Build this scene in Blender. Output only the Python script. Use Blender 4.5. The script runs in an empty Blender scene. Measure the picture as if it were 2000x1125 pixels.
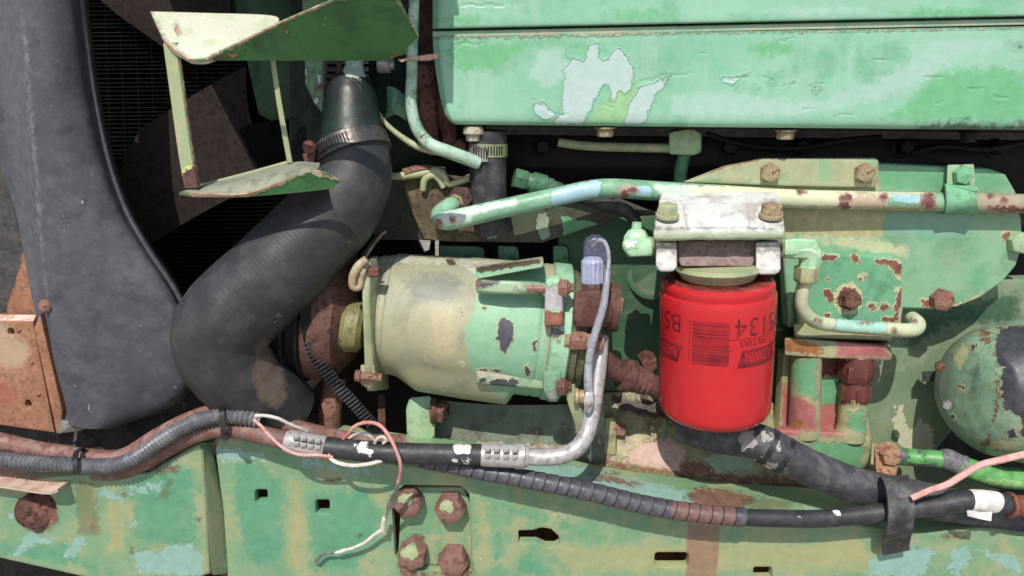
import bpy, bmesh, math, random
import numpy as np
from mathutils import Vector, Matrix, noise as mnoise
random.seed(7)
scene = bpy.context.scene
COL = scene.collection

# ---------------------------------------------------------------- camera, sky, sun, exposure
S = 0.0005                 # metres per photo pixel on the reference plane
F = 1444.4                 # focal length in photo pixels (26 mm equivalent)
PITCH = math.radians(15)
CP, SP = math.cos(PITCH), math.sin(PITCH)
CAM = Vector((0, -F*S*CP, F*S*SP))
FWD = Vector((0, CP, -SP)); UP = Vector((0, SP, CP)); RT = Vector((1, 0, 0))
cd = bpy.data.cameras.new('camera'); co = bpy.data.objects.new('camera', cd); COL.objects.link(co)
cd.sensor_width = 36.0; cd.lens = 36.0*F/2000; cd.clip_start = 0.02; cd.clip_end = 500
co.location = CAM; co.rotation_euler = (math.radians(90)-PITCH, 0, 0)
scene.camera = co
TO_SUN = Vector((-0.13, -0.62, 0.79)).normalized()
w = bpy.data.worlds.new('World'); scene.world = w; w.use_nodes = True
wn = w.node_tree; wn.nodes.clear()
sky = wn.nodes.new('ShaderNodeTexSky'); sky.sky_type = 'NISHITA'; sky.sun_disc = False
sky.sun_elevation = math.asin(TO_SUN.z); sky.sun_rotation = math.atan2(TO_SUN.x, TO_SUN.y)
bg = wn.nodes.new('ShaderNodeBackground'); bg.inputs['Strength'].default_value = 0.14
wo = wn.nodes.new('ShaderNodeOutputWorld')
wn.links.new(sky.outputs[0], bg.inputs[0]); wn.links.new(bg.outputs[0], wo.inputs[0])
sl = bpy.data.lights.new('sun', 'SUN'); sl.energy = 4.2; sl.angle = math.radians(0.5); sl.color = (1.0, 0.955, 0.89)
so = bpy.data.objects.new('sun', sl); COL.objects.link(so); so.location = (0, -3, 4)
so.rotation_euler = TO_SUN.to_track_quat('Z', 'Y').to_euler()
scene.view_settings.view_transform = 'Standard'; scene.view_settings.look = 'None'
scene.view_settings.exposure = -0.06; scene.view_settings.gamma = 1

# ---------------------------------------------------------------- geometry helpers
def at(px, py, d=0.0):
    r = FWD + RT*((px-1000)/F) - UP*((py-562.5)/F)
    t = (d*S - CAM.y)/r.y
    return CAM + r*t
def scl(p):                                   # metres per photo pixel at a world point
    return (p-CAM).dot(FWD)/F
def project(v):
    q = np.asarray(v) - np.array(CAM)
    z = q @ np.array(FWD)
    return 1000 + F*(q @ np.array(RT))/z, 562.5 - F*(q @ np.array(UP))/z
def A3(p): return p if isinstance(p, Vector) else at(*p[:3])
def cr(P, t):
    n = len(P)-1; i = min(int(t*n), n-1); u = t*n-i
    a, b = P[i], P[i+1]
    c = P[i-1] if i > 0 else a*2-b
    e = P[i+2] if i+2 <= n else b*2-a
    return (b*2*0 + a*2 + (b-c)*u + (c*2-a*5+b*4-e)*u*u + (a*3-c-b*3+e)*u**3)*0.5
class Arr(Vector): pass
def resample(path, step):
    """smooth curve through (px,py,d[,r]) -> list of (Vector, r_world)"""
    P = [A3(p) for p in path]
    R = [(p[3] if len(p) > 3 else None) for p in path]
    n = len(P)-1
    L = sum((P[i+1]-P[i]).length for i in range(n))
    # dense then equal spacing
    dense = [(cr(P, k/(n*24)), k/24) for k in range(n*24+1)]
    acc = [0.0]
    for i in range(1, len(dense)): acc.append(acc[-1]+(dense[i][0]-dense[i-1][0]).length)
    m = max(2, int(round(acc[-1]/step)))
    out = []; j = 0
    for k in range(m+1):
        s = acc[-1]*k/m
        while j < len(acc)-2 and acc[j+1] < s: j += 1
        u = (s-acc[j])/max(1e-9, acc[j+1]-acc[j])
        out.append((dense[j][0].lerp(dense[j+1][0], u), dense[j][1]*(1-u)+dense[j+1][1]*u))
    return out, R
def tube(path, r=10, n=16, step=6, caps=True, corr=None, rib=None, wob=0):
    bm = bmesh.new()
    if corr: step = corr[0]/6
    pts, R = resample(path, step*S)
    rings = []; prev = None; seed = random.random()*50
    for k, (p, u) in enumerate(pts):
        a = pts[max(0, k-1)][0]; b = pts[min(len(pts)-1, k+1)][0]
        t = (b-a).normalized()
        if prev is None:
            nrm = t.orthogonal().normalized()
        else:
            nrm = (prev - t*prev.dot(t)).normalized()
        prev = nrm; bi = t.cross(nrm)
        i = min(int(u), len(R)-2); f = u-i
        rr = r if R[i] is None else (R[i]*(1-f) + R[i+1]*f)
        rw = rr*scl(p)
        if corr:
            ph = (k % 6)/6
            if corr[2] == 'ring': rw *= 1 - corr[1]*(1 if ph in (0, ) or ph > .8 else 0)
            else: rw *= 1 + corr[1]*math.cos(2*math.pi*ph)
        if rib and rib[2] < u < rib[3]: rw *= 1+rib[1]*math.sin(2*math.pi*k*step/rib[0])
        ring = []
        for q in range(n):
            an = 2*math.pi*q/n
            o = nrm*math.cos(an)+bi*math.sin(an)
            rq = rw
            if wob: rq *= 1+wob*mnoise.noise((p+o*rw)*45+Vector((seed, 0, 0)))
            ring.append(bm.verts.new(p+o*rq))
        rings.append(ring)
    for k in range(len(rings)-1):
        for q in range(n):
            bm.faces.new((rings[k][q], rings[k][(q+1) % n], rings[k+1][(q+1) % n], rings[k+1][q]))
    if caps:
        bm.faces.new(rings[0][::-1]); bm.faces.new(rings[-1])
    bmesh.ops.recalc_face_normals(bm, faces=bm.faces)
    return bm
def lathe(a, b, prof, n=32, sub=0, arc=None):
    """prof: (t px along a->b, r px)"""
    a = A3(a); b = A3(b); ax = (b-a).normalized(); k = scl(a)
    u = ax.orthogonal().normalized()
    if abs(ax.z) < .9:
        u = (Vector((0, 0, 1))-ax*ax.z).normalized()
    else:
        u = (Vector((1, 0, 0))-ax*ax.x).normalized()
    v = ax.cross(u)
    if sub:
        p2 = []
        for i in range(len(prof)-1):
            m = max(1, int(math.hypot(prof[i+1][0]-prof[i][0], prof[i+1][1]-prof[i][1])/sub))
            for j in range(m): p2.append((prof[i][0]+(prof[i+1][0]-prof[i][0])*j/m, prof[i][1]+(prof[i+1][1]-prof[i][1])*j/m))
        prof = p2+[prof[-1]]
    bm = bmesh.new(); rings = []
    for t, r in prof:
        c = a+ax*(t*k)
        if r <= 0.01: rings.append([bm.verts.new(c)])
        else: rings.append([bm.verts.new(c+(u*math.cos(2*math.pi*q/n)+v*math.sin(2*math.pi*q/n))*(r*k)) for q in range(n)])
    for i in range(len(rings)-1):
        A, B = rings[i], rings[i+1]
        for q in range(n):
            q2 = (q+1) % n
            if len(A) == 1 and len(B) == 1: continue
            if len(A) == 1: bm.faces.new((A[0], B[q2], B[q]))
            elif len(B) == 1: bm.faces.new((A[q], A[q2], B[0]))
            else: bm.faces.new((A[q], A[q2], B[q2], B[q]))
    for R_ in (rings[0], rings[-1]):
        if len(R_) > 1:
            try: bm.faces.new(R_)
            except ValueError: pass
    bmesh.ops.recalc_face_normals(bm, faces=bm.faces)
    return bm
def ring(a, b, r0, r1, w, n=32):
    return lathe(a, b, [(-w/2, r0), (-w/2, r1-1), (-w/2+1, r1), (w/2-1, r1), (w/2, r1-1), (w/2, r0), (-w/2, r0)], n)
def gridcut(bm, res):
    vs = [v.co for v in bm.verts]
    for ax in (0, 2):
        lo = min(c[ax] for c in vs); hi = max(c[ax] for c in vs)
        m = int((hi-lo)/(res*S))
        no = Vector((1, 0, 0)) if ax == 0 else Vector((0, 0, 1))
        for i in range(1, m+1):
            c = Vector((0, 0, 0)); c[ax] = lo+(hi-lo)*i/(m+1)
            bmesh.ops.bisect_plane(bm, geom=bm.faces[:]+bm.edges[:]+bm.verts[:], dist=1e-7, plane_co=c, plane_no=no)
def plate(poly, d=0, th=20, holes=(), bev=2.5, res=None, seg=2, push=None):
    """solid sheet; poly of (px,py) or (px,py,d); th px backwards along +Y (or push vector)"""
    bm = bmesh.new()
    off = Vector((0, th*S, 0)) if push is None else Vector(push)*S
    P = lambda q: at(q[0], q[1], q[2] if len(q) > 2 else d)
    outer = [bm.verts.new(P(q)) for q in poly]
    if holes:
        es = [bm.edges.new((outer[i-1], outer[i])) for i in range(len(outer))]
        for h in holes:
            hv = [bm.verts.new(P(q)) for q in h]
            es += [bm.edges.new((hv[i-1], hv[i])) for i in range(len(hv))]
        bmesh.ops.triangle_fill(bm, use_beauty=True, use_dissolve=False, edges=es)
    else:
        bm.faces.new(outer)
    bmesh.ops.recalc_face_normals(bm, faces=bm.faces)
    bm.normal_update()
    nn = sum((f.normal*f.calc_area() for f in bm.faces), Vector())
    if nn.dot(off) > 0: bmesh.ops.reverse_faces(bm, faces=bm.faces[:])
    front = bm.faces[:]
    ret = bmesh.ops.extrude_face_region(bm, geom=front, use_keep_orig=True)
    # the new cap goes to the back
    bmesh.ops.translate(bm, verts=[g for g in ret['geom'] if isinstance(g, bmesh.types.BMVert)], vec=off)
    bmesh.ops.recalc_face_normals(bm, faces=bm.faces)
    if bev:
        fs = set(front)
        es = [e for f in front for e in f.edges if len(e.link_faces) == 2 and sum(1 for g in e.link_faces if g in fs) == 1]
        es = list(set(es))
        bmesh.ops.bevel(bm, geom=es, offset=bev*S, segments=seg, profile=0.5, affect='EDGES', clamp_overlap=True)
    if res: gridcut(bm, res)
    return bm
def rect(x0, y0, x1, y1, r=0, n=4):
    if not r: return [(x0, y0), (x1, y0), (x1, y1), (x0, y1)]
    o = []
    for cx, cy, a0 in ((x1-r, y0+r, -90), (x1-r, y1-r, 0), (x0+r, y1-r, 90), (x0+r, y0+r, 180)):
        for k in range(n+1):
            a = math.radians(a0+90*k/n); o.append((cx+r*math.cos(a), cy+r*math.sin(a)))
    return o
def ell(cx, cy, rx, ry, rot=0, n=18):
    c, s = math.cos(math.radians(rot)), math.sin(math.radians(rot))
    return [(cx+rx*math.cos(t)*c-ry*math.sin(t)*s, cy+rx*math.cos(t)*s+ry*math.sin(t)*c) for t in [2*math.pi*k/n for k in range(n)]]
def surf(rows, nu=10, nv=10, th=0, lin=False):
    """smooth sheet through a grid of (px,py,d); nu,nv subdivisions per cell"""
    G = [[A3(p) for p in r] for r in rows]
    fine = []
    for r in G:
        m = (len(r)-1)*nu
        if lin: fine.append([r[min(k//nu, len(r)-2)].lerp(r[min(k//nu, len(r)-2)+1], k/nu-min(k//nu, len(r)-2)) for k in range(m+1)])
        else: fine.append([cr(r, k/m) for k in range(m+1)])
    cols = list(zip(*fine)); M = (len(G)-1)*nv
    bm = bmesh.new(); V = []
    for c in cols:
        c = list(c)
        V.append([bm.verts.new(cr(c, k/M)) for k in range(M+1)])
    fs = []
    for i in range(len(V)-1):
        for j in range(M): fs.append(bm.faces.new((V[i][j], V[i+1][j], V[i+1][j+1], V[i][j+1])))
    bm.normal_update()
    nn = sum((f.normal for f in fs), Vector())
    ctr = sum((v.co for v in bm.verts), Vector())/len(bm.verts)
    if nn.dot(CAM-ctr) < 0: bmesh.ops.reverse_faces(bm, faces=fs)
    if th:
        bm.normal_update()
        bmesh.ops.solidify(bm, geom=bm.faces[:], thickness=th*S)
    return bm
def strip(path, wdir, wd, th, step=8):
    """flat strap swept along a path; wdir = width direction (world), wd, th in px"""
    bm = bmesh.new(); pts, _ = resample(path, step*S); W = Vector(wdir).normalized(); rings = []
    for k, (p, u) in enumerate(pts):
        t = (pts[min(len(pts)-1, k+1)][0]-pts[max(0, k-1)][0]).normalized()
        ww = (W-t*W.dot(t)).normalized(); nn = t.cross(ww); kx = scl(p)
        rings.append([bm.verts.new(p+ww*(wd/2*a*kx)+nn*(th/2*b*kx)) for a, b in ((-1, -1), (-.94, -1), (.94, -1), (1, -1), (1, 1), (.94, 1), (-.94, 1), (-1, 1))])
    for k in range(len(rings)-1):
        for q in range(8): bm.faces.new((rings[k][q], rings[k][(q+1) % 8], rings[k+1][(q+1) % 8], rings[k+1][q]))
    bm.faces.new(rings[0][::-1]); bm.faces.new(rings[-1])
    bmesh.ops.recalc_face_normals(bm, faces=bm.faces)
    return bm
def hexb(p, r, h, dirv=(0, -1, 0), rot=0, washer=0, wh=4, ns=6, dome=0.0):
    c = A3(p); ax = Vector(dirv).normalized(); k = scl(c)
    u = (Vector((0, 0, 1))-ax*ax.z) if abs(ax.z) < .9 else Vector((1, 0, 0))
    u.normalize(); v = ax.cross(u)
    bm = bmesh.new(); rings = []; base = 0
    if washer:
        wb = lathe(c, c+ax, [(0, washer), (wh-1, washer), (wh, washer-1.5), (wh, 0)], 24)
        me = bpy.data.meshes.new('t'); wb.to_mesh(me); bm.from_mesh(me); bpy.data.meshes.remove(me); wb.free(); base = wh
    for t, f in ((base-1, 1), (base+h*.78, 1), (base+h*.94, .93), (base+h, .82)):
        rings.append([bm.verts.new(c+ax*(t*k)+(u*math.cos(2*math.pi*q/ns+rot)+v*math.sin(2*math.pi*q/ns+rot))*(r*f*k)) for q in range(ns)])
    for i in range(3):
        for q in range(ns): bm.faces.new((rings[i][q], rings[i][(q+1) % ns], rings[i+1][(q+1) % ns], rings[i+1][q]))
    tip = bm.verts.new(c+ax*((base+h*(1.0+dome))*k))
    for q in range(ns): bm.faces.new((rings[3][q], rings[3][(q+1) % ns], tip))
    bm.faces.new(rings[0][::-1])
    bmesh.ops.recalc_face_normals(bm, faces=bm.faces)
    return bm
def join(*bms):
    out = bmesh.new()
    for b in bms:
        me = bpy.data.meshes.new('t'); b.to_mesh(me); out.from_mesh(me); bpy.data.meshes.remove(me); b.free()
    return out
def rough_up(bm, amp, freq=60):
    """dents: push vertices about with noise (amp px)"""
    bm.normal_update()
    for v in bm.verts: v.co += v.normal*(mnoise.noise(v.co*freq)*amp*S)
    return bm

# ---------------------------------------------------------------- objects, parts
def sdf(px, py, poly):
    """signed distance, inside positive, in px"""
    P = np.array([(q[0], q[1]) for q in poly], float); Q = np.roll(P, -1, 0)
    dmin = np.full(px.shape, 1e9); ins = np.zeros(px.shape, bool)
    for (x0, y0), (x1, y1) in zip(P, Q):
        ex, ey = x1-x0, y1-y0; L2 = ex*ex+ey*ey+1e-9
        t = np.clip(((px-x0)*ex+(py-y0)*ey)/L2, 0, 1)
        dmin = np.minimum(dmin, np.hypot(px-x0-t*ex, py-y0-t*ey))
        c = ((y0 > py) != (y1 > py))
        with np.errstate(divide='ignore', invalid='ignore'):
            ins ^= c & (px < ex*(py-y0)/(ey if abs(ey) > 1e-9 else 1e-9)+x0)
    return np.where(ins, dmin, -dmin)
def build(name, bm, mat, layers=None, smooth=35):
    me = bpy.data.meshes.new(name)
    bm.to_mesh(me); bm.free()
    n = len(me.vertices); co_ = np.empty(n*3); me.vertices.foreach_get('co', co_); V = co_.reshape(-1, 3)
    layers = dict({k: [] for k in str(mat.get('layers', '')).split()}, **(layers or {}))
    if layers:
        x, y = project(V)
        for key, polys in layers.items():
            val = np.full(n, -60.0)
            for pl in polys: val = np.maximum(val, sdf(x, y, pl))
            a = me.attributes.new(key, 'FLOAT', 'POINT')
            a.data.foreach_set('value', np.clip(val/20, -3, 3).astype(np.float32))
    c = (V.min(0)+V.max(0))/2
    me.vertices.foreach_set('co', (V-c).ravel())
    me.shade_smooth(); me.set_sharp_from_angle(angle=math.radians(smooth))
    me.materials.append(mat); me.update()
    o = bpy.data.objects.new(name, me); COL.objects.link(o); o.location = Vector(c)
    return o
def tags(o, label=None, cat=None, group=None, kind=None):
    for k, v in (('label', label), ('category', cat), ('group', group), ('kind', kind)):
        if v: o[k] = v
    return o
def single(name, label, cat, bm, mat, layers=None, group=None, smooth=35):
    return tags(build(name, bm, mat, layers, smooth), label, cat, group)
class Thing:
    def __init__(s, name, label, cat, base, group=None):
        s.o = bpy.data.objects.new(name, None); COL.objects.link(s.o); s.o.empty_display_size = .02
        s.o.location = A3(base); tags(s.o, label, cat, group)
    def part(s, name, bm, mat, layers=None, parent=None, label=None, smooth=35, kind=None):
        o = build(name, bm, mat, layers, smooth)
        p = parent or s.o
        wl = o.location.copy(); o.parent = p
        pw = p.location.copy(); q = p.parent
        while q: pw += q.location; q = q.parent
        o.location = wl-pw
        if label: o['label'] = label
        if kind: o['kind'] = kind
        return o

# ---------------------------------------------------------------- materials
GREYER = .06
def C(h):
    if not isinstance(h, str): return tuple(h)+(1,) if len(h) == 3 else h
    v = [int(h[i:i+2], 16)/255 for i in (1, 3, 5)]
    if v[1] >= max(v): v = [x+(v[1]-x)*GREYER for x in v]      # faded, sun-bleached greens
    return tuple(((x+.055)/1.055)**2.4 if x > .04045 else x/12.92 for x in v)+(1,)
class NT:
    def __init__(s, name):
        s.m = bpy.data.materials.new(name); s.m.use_nodes = True; s.t = s.m.node_tree
        s.b = next(n for n in s.t.nodes if n.type == 'BSDF_PRINCIPLED')
        s.tc = s.t.nodes.new('ShaderNodeTexCoord').outputs['Object']
    def put(s, sock, v):
        if v is None: return
        if isinstance(v, bpy.types.NodeSocket): s.t.links.new(v, sock)
        else: sock.default_value = v
    def noise(s, sc, det=4, ro=.55, dist=0, vec=None, stretch=None):
        n = s.t.nodes.new('ShaderNodeTexNoise'); v = vec or s.tc
        if stretch:
            mp = s.t.nodes.new('ShaderNodeMapping'); mp.inputs['Scale'].default_value = stretch; s.t.links.new(v, mp.inputs[0]); v = mp.outputs[0]
        s.t.links.new(v, n.inputs['Vector'])
        n.inputs['Scale'].default_value = sc; n.inputs['Detail'].default_value = det
        n.inputs['Roughness'].default_value = ro; n.inputs['Distortion'].default_value = dist
        return n.outputs['Fac']
    def mr(s, v, a, b, c=0., e=1., smooth=True):
        n = s.t.nodes.new('ShaderNodeMapRange'); n.interpolation_type = 'SMOOTHSTEP' if smooth else 'LINEAR'
        s.put(n.inputs['Value'], v); s.put(n.inputs['From Min'], a); s.put(n.inputs['From Max'], b)
        s.put(n.inputs['To Min'], c); s.put(n.inputs['To Max'], e); return n.outputs['Result']
    def math(s, op, a, b=None, c=None):
        n = s.t.nodes.new('ShaderNodeMath'); n.operation = op
        for i, v in enumerate((a, b, c)):
            if v is not None: s.put(n.inputs[i], v)
        return n.outputs[0]
    def mix(s, f, a, b, mode='MIX'):
        n = s.t.nodes.new('ShaderNodeMix'); n.data_type = 'RGBA'; n.blend_type = mode
        s.put(n.inputs[0], f)
        for sock, v in ((n.inputs[6], a), (n.inputs[7], b)): s.put(sock, C(v) if not isinstance(v, bpy.types.NodeSocket) else v)
        return n.outputs[2]
    def fmix(s, f, a, b):
        n = s.t.nodes.new('ShaderNodeMix'); n.data_type = 'FLOAT'
        s.put(n.inputs[0], f); s.put(n.inputs[2], a); s.put(n.inputs[3], b); return n.outputs[0]
    def attr(s, name):
        n = s.t.nodes.new('ShaderNodeAttribute'); n.attribute_name = name; return n.outputs['Fac']
    def bump(s, h, dist, st=1.0, nrm=None):
        n = s.t.nodes.new('ShaderNodeBump'); n.inputs['Distance'].default_value = dist; n.inputs['Strength'].default_value = st
        s.put(n.inputs['Height'], h)
        if nrm is not None: s.t.links.new(nrm, n.inputs['Normal'])
        return n.outputs[0]
RUST1, RUST2, CREAM = '#54382f', '#7d564a', '#c9bd9c'
def paint(name, c1, c2, c3=None, s=25, rust=0.0, rough=.5, bump=.3, L=(), streak=None, metal=0, dust=None, fine=.12, spots=None, edgecol=CREAM, hi=.5, wear=.6):
    """weathered paint.  L: list of dicts a=attr, c=(colour, colour2), amp=px raggedness, edge=colour|None, r=roughness, h=relief, soft=px"""
    n = NT(name)
    n1 = n.noise(s, 5, .6); n2 = n.noise(s*3.1, 5, .6, .4)
    c = n.mix(n.mr(n1, .36, .64), c1, c2)
    if c3: c = n.mix(n.mr(n2, .47, .66), c, c3)
    if streak:
        sn = n.noise(90, 4, .6, stretch=(1, 1, .09)); c = n.mix(n.math('MULTIPLY', n.mr(sn, .5, .72), streak[1]), c, streak[0])
    if dust:
        dn = n.noise(60, 7, .7); c = n.mix(n.math('MULTIPLY', n.mr(dn, .42, .7), dust[1]), c, dust[0])
    f = n.noise(420, 5, .7)
    c = n.mix(1.0, c, n.mix(f, (1-fine*2,)*3, (1+fine*2,)*3), 'MULTIPLY')
    rg = n.mr(n2, .3, .7, rough-.1, min(1, rough+.12), False)
    h = n.math('MULTIPLY', n.noise(260, 6, .65), bump)
    # big orange-peel / brushed on waviness
    h = n.math('ADD', h, n.math('MULTIPLY', n.noise(70, 3, .5), bump*1.5))
    if rust > 0:
        rn = n.noise(62, 7, .62, .3)
        thr = .735-.17*rust
        e = n.mr(rn, thr-.022, thr-.008); k = n.mr(rn, thr, thr+.018)
        c = n.mix(e, c, edgecol)
        c = n.mix(k, c, n.mix(n.noise(300, 4), RUST1, RUST2))
        h = n.math('SUBTRACT', h, n.math('MULTIPLY', e, .5)); rg = n.fmix(k, rg, .85)
    if spots:
        sn = n.noise(190, 3, .5); k = n.math('MULTIPLY', n.mr(sn, .73-.1*spots[1], .74-.1*spots[1]), n.mr(n.noise(22, 3), .47, .6))
        c = n.mix(k, c, spots[0])
    for q in L:
        amp = q.get('amp', 6)
        nz = n.noise(q.get('ns', 170), 6, .62)
        v = n.math('ADD', n.attr(q['a']), n.math('MULTIPLY', n.math('SUBTRACT', nz, .5), amp*4/20))
        so_ = q.get('soft', .8)/20
        k = n.mr(v, 0, so_)
        if q.get('f'): k = n.math('MULTIPLY', k, q['f'])
        if q.get('edge'):
            c = n.mix(n.mr(v, -.16*q.get('ew', 1), -.06), c, q['edge'])
        c1_, c2_ = q['c'] if isinstance(q['c'], (tuple, list)) and isinstance(q['c'][0], str) else (q['c'], q['c'])
        lc = n.mix(n.mr(n.noise(110, 5, .65), .35, .65), c1_, c2_)
        c = n.mix(k, c, lc)
        if 'r' in q: rg = n.fmix(k, rg, q['r'])
        if q.get('h', .6):
            ridge = n.math('MULTIPLY', n.mr(v, -.18, 0), n.mr(v, 0, .05, 1, 0))
            h = n.math('ADD', h, n.math('MULTIPLY', ridge, q.get('h', .6)*1.3)); h = n.math('SUBTRACT', h, n.math('MULTIPLY', k, q.get('h', .6)))
    if wear:
        bv = n.t.nodes.new('ShaderNodeBevel'); bv.samples = 3; bv.inputs['Radius'].default_value = .0016
        ge = n.t.nodes.new('ShaderNodeNewGeometry'); dt = n.t.nodes.new('ShaderNodeVectorMath'); dt.operation = 'DOT_PRODUCT'
        n.t.links.new(bv.outputs[0], dt.inputs[0]); n.t.links.new(ge.outputs['Normal'], dt.inputs[1])
        v = n.math('SUBTRACT', 1.0, dt.outputs['Value'])
        wn_ = n.noise(130, 6, .68)
        v = n.math('ADD', v, n.math('MULTIPLY', n.math('SUBTRACT', wn_, .5), .5))
        e1_ = n.mr(v, .16-.1*wear, .2-.1*wear); e2_ = n.mr(v, .25-.1*wear, .3-.1*wear)
        c = n.mix(n.math('MULTIPLY', e1_, .8), c, edgecol); c = n.mix(e2_, c, n.mix(n.noise(280, 4), RUST1, RUST2))
        rg = n.fmix(e2_, rg, .85)
    n.put(n.b.inputs['Base Color'], c); n.put(n.b.inputs['Roughness'], rg); n.b.inputs['Metallic'].default_value = metal
    n.b.inputs['Specular IOR Level'].default_value = hi
    n.put(n.b.inputs['Normal'], n.bump(h, .0006, 1.0))
    n.m['layers'] = ' '.join(q['a'] for q in L)
    return n.m
def rusty(name, c1=RUST1, c2=RUST2, c3='#3c2620', green=None, rough=.8, L=()):
    return paint(name, c1, c2, c3, s=60, rough=rough, bump=.45, dust=green, fine=.16, L=L, hi=.35, wear=0)
def rubber(name, c1='#2b2b2e', c2='#3b3b3f', dust=('#6f6d6c', .5), rough=.55, L=(), bump=.2):
    return paint(name, c1, c2, None, s=35, rough=rough, bump=bump, dust=dust, fine=.1, L=L, hi=.45, wear=0)
def hull(pts, bev=3, seg=2, res=None):
    bm = bmesh.new()
    for p in pts: bm.verts.new(A3(p))
    bmesh.ops.convex_hull(bm, input=bm.verts[:])
    for v in [v for v in bm.verts if not v.link_faces]: bm.verts.remove(v)
    bmesh.ops.dissolve_limit(bm, angle_limit=math.radians(6), verts=bm.verts[:], edges=bm.edges[:])
    if bev: bmesh.ops.bevel(bm, geom=bm.edges[:], offset=bev*S, segments=seg, profile=.5, affect='EDGES', clamp_overlap=True)
    bmesh.ops.recalc_face_normals(bm, faces=bm.faces)
    if res: gridcut(bm, res)
    return bm
def wire(path, r=5, step=5): return tube(path, r, 8, step)

# shared materials
BLACKRUB = rubber('black_rubber')
DULLRUB = rubber('dusty_rubber', '#343436', '#4a4a4d', ('#8a8782', .45), .6)
RUST = rusty('rusty_steel')
RUSTPINK = rusty('pale_rusty_steel', '#785449', '#96705f', '#573d35')
PALEBOLT = rusty('painted_rusty_bolt', '#8d7460', '#a79a78', '#6d4336')
DKGREEN = paint('oily_dark_green_paint', '#1b2b21', '#23392b', '#181d19', s=18, rust=.1, rough=.6, hi=.3, wear=.3, dust=('#3b342c', .5))
MIDGREEN = paint('mid_green_paint', '#3d7350', '#4f8a61', '#3a5f47', s=16, rust=.1, dust=('#6d6a50', .3))
PALEGREEN = paint('pale_green_paint', '#8fb48b', '#a3bd93', '#7aa67f', s=22, rust=.22, dust=('#b9b495', .35))
CREAMGREEN = paint('cream_green_paint', '#a3ac82', '#b5b48c', '#8fa57c', s=22, rust=.2, dust=('#8c8266', .3))
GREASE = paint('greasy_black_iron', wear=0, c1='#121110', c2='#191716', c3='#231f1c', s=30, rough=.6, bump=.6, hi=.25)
ZINC = paint('dull_zinc', wear=0, c1='#9a9794', c2='#b3b0aa', c3='#7f7a77', s=60, rough=.42, metal=.55, dust=('#8d857b', .4))
ALU = paint('weathered_aluminium', wear=0, c1='#b0adab', c2='#c4c0bd', c3='#948d89', s=50, rough=.42, metal=.25, dust=('#8b7d72', .4))
WHITE = paint('dirty_white_paper', wear=0, c1='#e6e4df', c2='#d5d1ca', c3=None, s=90, rough=.7, bump=.2, dust=('#9b948a', .35))
BLACKPLASTIC = rubber('black_plastic', '#1d1d1f', '#29292b', ('#5b5a58', .35), .4)
PINKWIRE = paint('faded_pink_insulation', wear=0, c1='#d9a39a', c2='#e2b1a8', c3='#c98c82', s=60, rough=.45, bump=.1)
REDWIRE = paint('faded_red_insulation', wear=0, c1='#cb736d', c2='#d89a92', c3='#d6aaa2', s=40, rough=.45, bump=.1)
CREAMWIRE = paint('dirty_white_insulation', wear=0, c1='#d9cfc4', c2='#c2b7a8', c3='#e4ddd4', s=60, rough=.5, bump=.2)
STRAND = paint('bare_wire_strands', wear=0, c1='#7d7a76', c2='#a09c96', c3=None, s=90, rough=.4, metal=.6)

# ---------------------------------------------------------------- setting: ground far below and the dark beyond
gb = bmesh.new(); bmesh.ops.create_grid(gb, x_segments=2, y_segments=2, size=60)
bmesh.ops.translate(gb, verts=gb.verts[:], vec=(0, 0, -1.0))
tags(build('ground', gb, paint('dry_gravel', wear=0, c1='#8f8577', c2='#a2988a', c3='#7c7266', s=6, rough=.95, bump=.5)), kind='structure')

# ================================================================ LEFT: radiator, fan, shroud
core = Thing('radiator_core', 'black finned radiator core in the dark behind the fan blades', 'radiator', (330, 620, 300))
FIN = paint('black_fin_metal', wear=0, c1='#070708', c2='#0c0c0d', c3='#131313', s=40, rough=.5, bump=.1, metal=.3)
bms = []
for k in range(92):
    y = -90+k*8.2
    b = bmesh.new(); a0 = at(60, y+6+random.uniform(-2, 2), 292); a1 = at(700, y+random.uniform(-.8, .8), 292)
    q = [b.verts.new(p) for p in (a0, a1, a1+Vector((0, 30*S, 0)), a0+Vector((0, 30*S, 0)), a0+Vector((0, 0, -1.6*S)), a1+Vector((0, 0, -1.6*S)))]
    b.faces.new((q[0], q[1], q[2], q[3])); b.faces.new((q[0], q[4], q[5], q[1])); bms.append(b)
core.part('fin', join(*bms), FIN, kind='stuff')
bms = []
for k in range(22):
    x = 70+k*29
    bms.append(tube([(x-14, -100, 314), (x+20, 690, 314)], 3.0, 6, 400))
core.part('cooling_tube', join(*bms), FIN, kind='stuff')
core.part('back_sheet', plate(rect(40, -110, 740, 720), 330, 12, bev=0), GREASE)

FAN = rusty('brown_fan_blade_steel', '#271c19', '#2f221e', '#1f1614')
fan = Thing('cooling_fan', 'brown steel cooling fan with wide blades in front of the radiator', 'fan', (600, 240, 215))
def blade(rows): return surf(rows, 8, 8, th=5)
fan.part('blade', blade([[(150, -60, 250), (300, -60, 240), (450, -70, 225)], [(205, 8, 250), (330, 30, 235), (450, 0, 225)], [(318, 92, 245), (380, 108, 232), (450, 115, 225)]]), FAN)
fan.part('blade', blade([[(276, 250, 200), (370, 190, 215), (440, 150, 230), (480, 129, 238)], [(238, 320, 190), (340, 290, 205), (430, 250, 222), (486, 218, 238)], [(244, 410, 190), (340, 370, 200), (440, 330, 218), (520, 300, 236)], [(296, 476, 200), (380, 424, 208), (470, 378, 220), (560, 345, 236)]]), FAN)
fan.part('blade', blade([[(420, 640, 215), (560, 520, 225), (640, 430, 235)], [(470, 760, 215), (600, 640, 225), (690, 520, 235)], [(600, 840, 215), (700, 720, 225), (760, 600, 235)]]), FAN)
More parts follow.
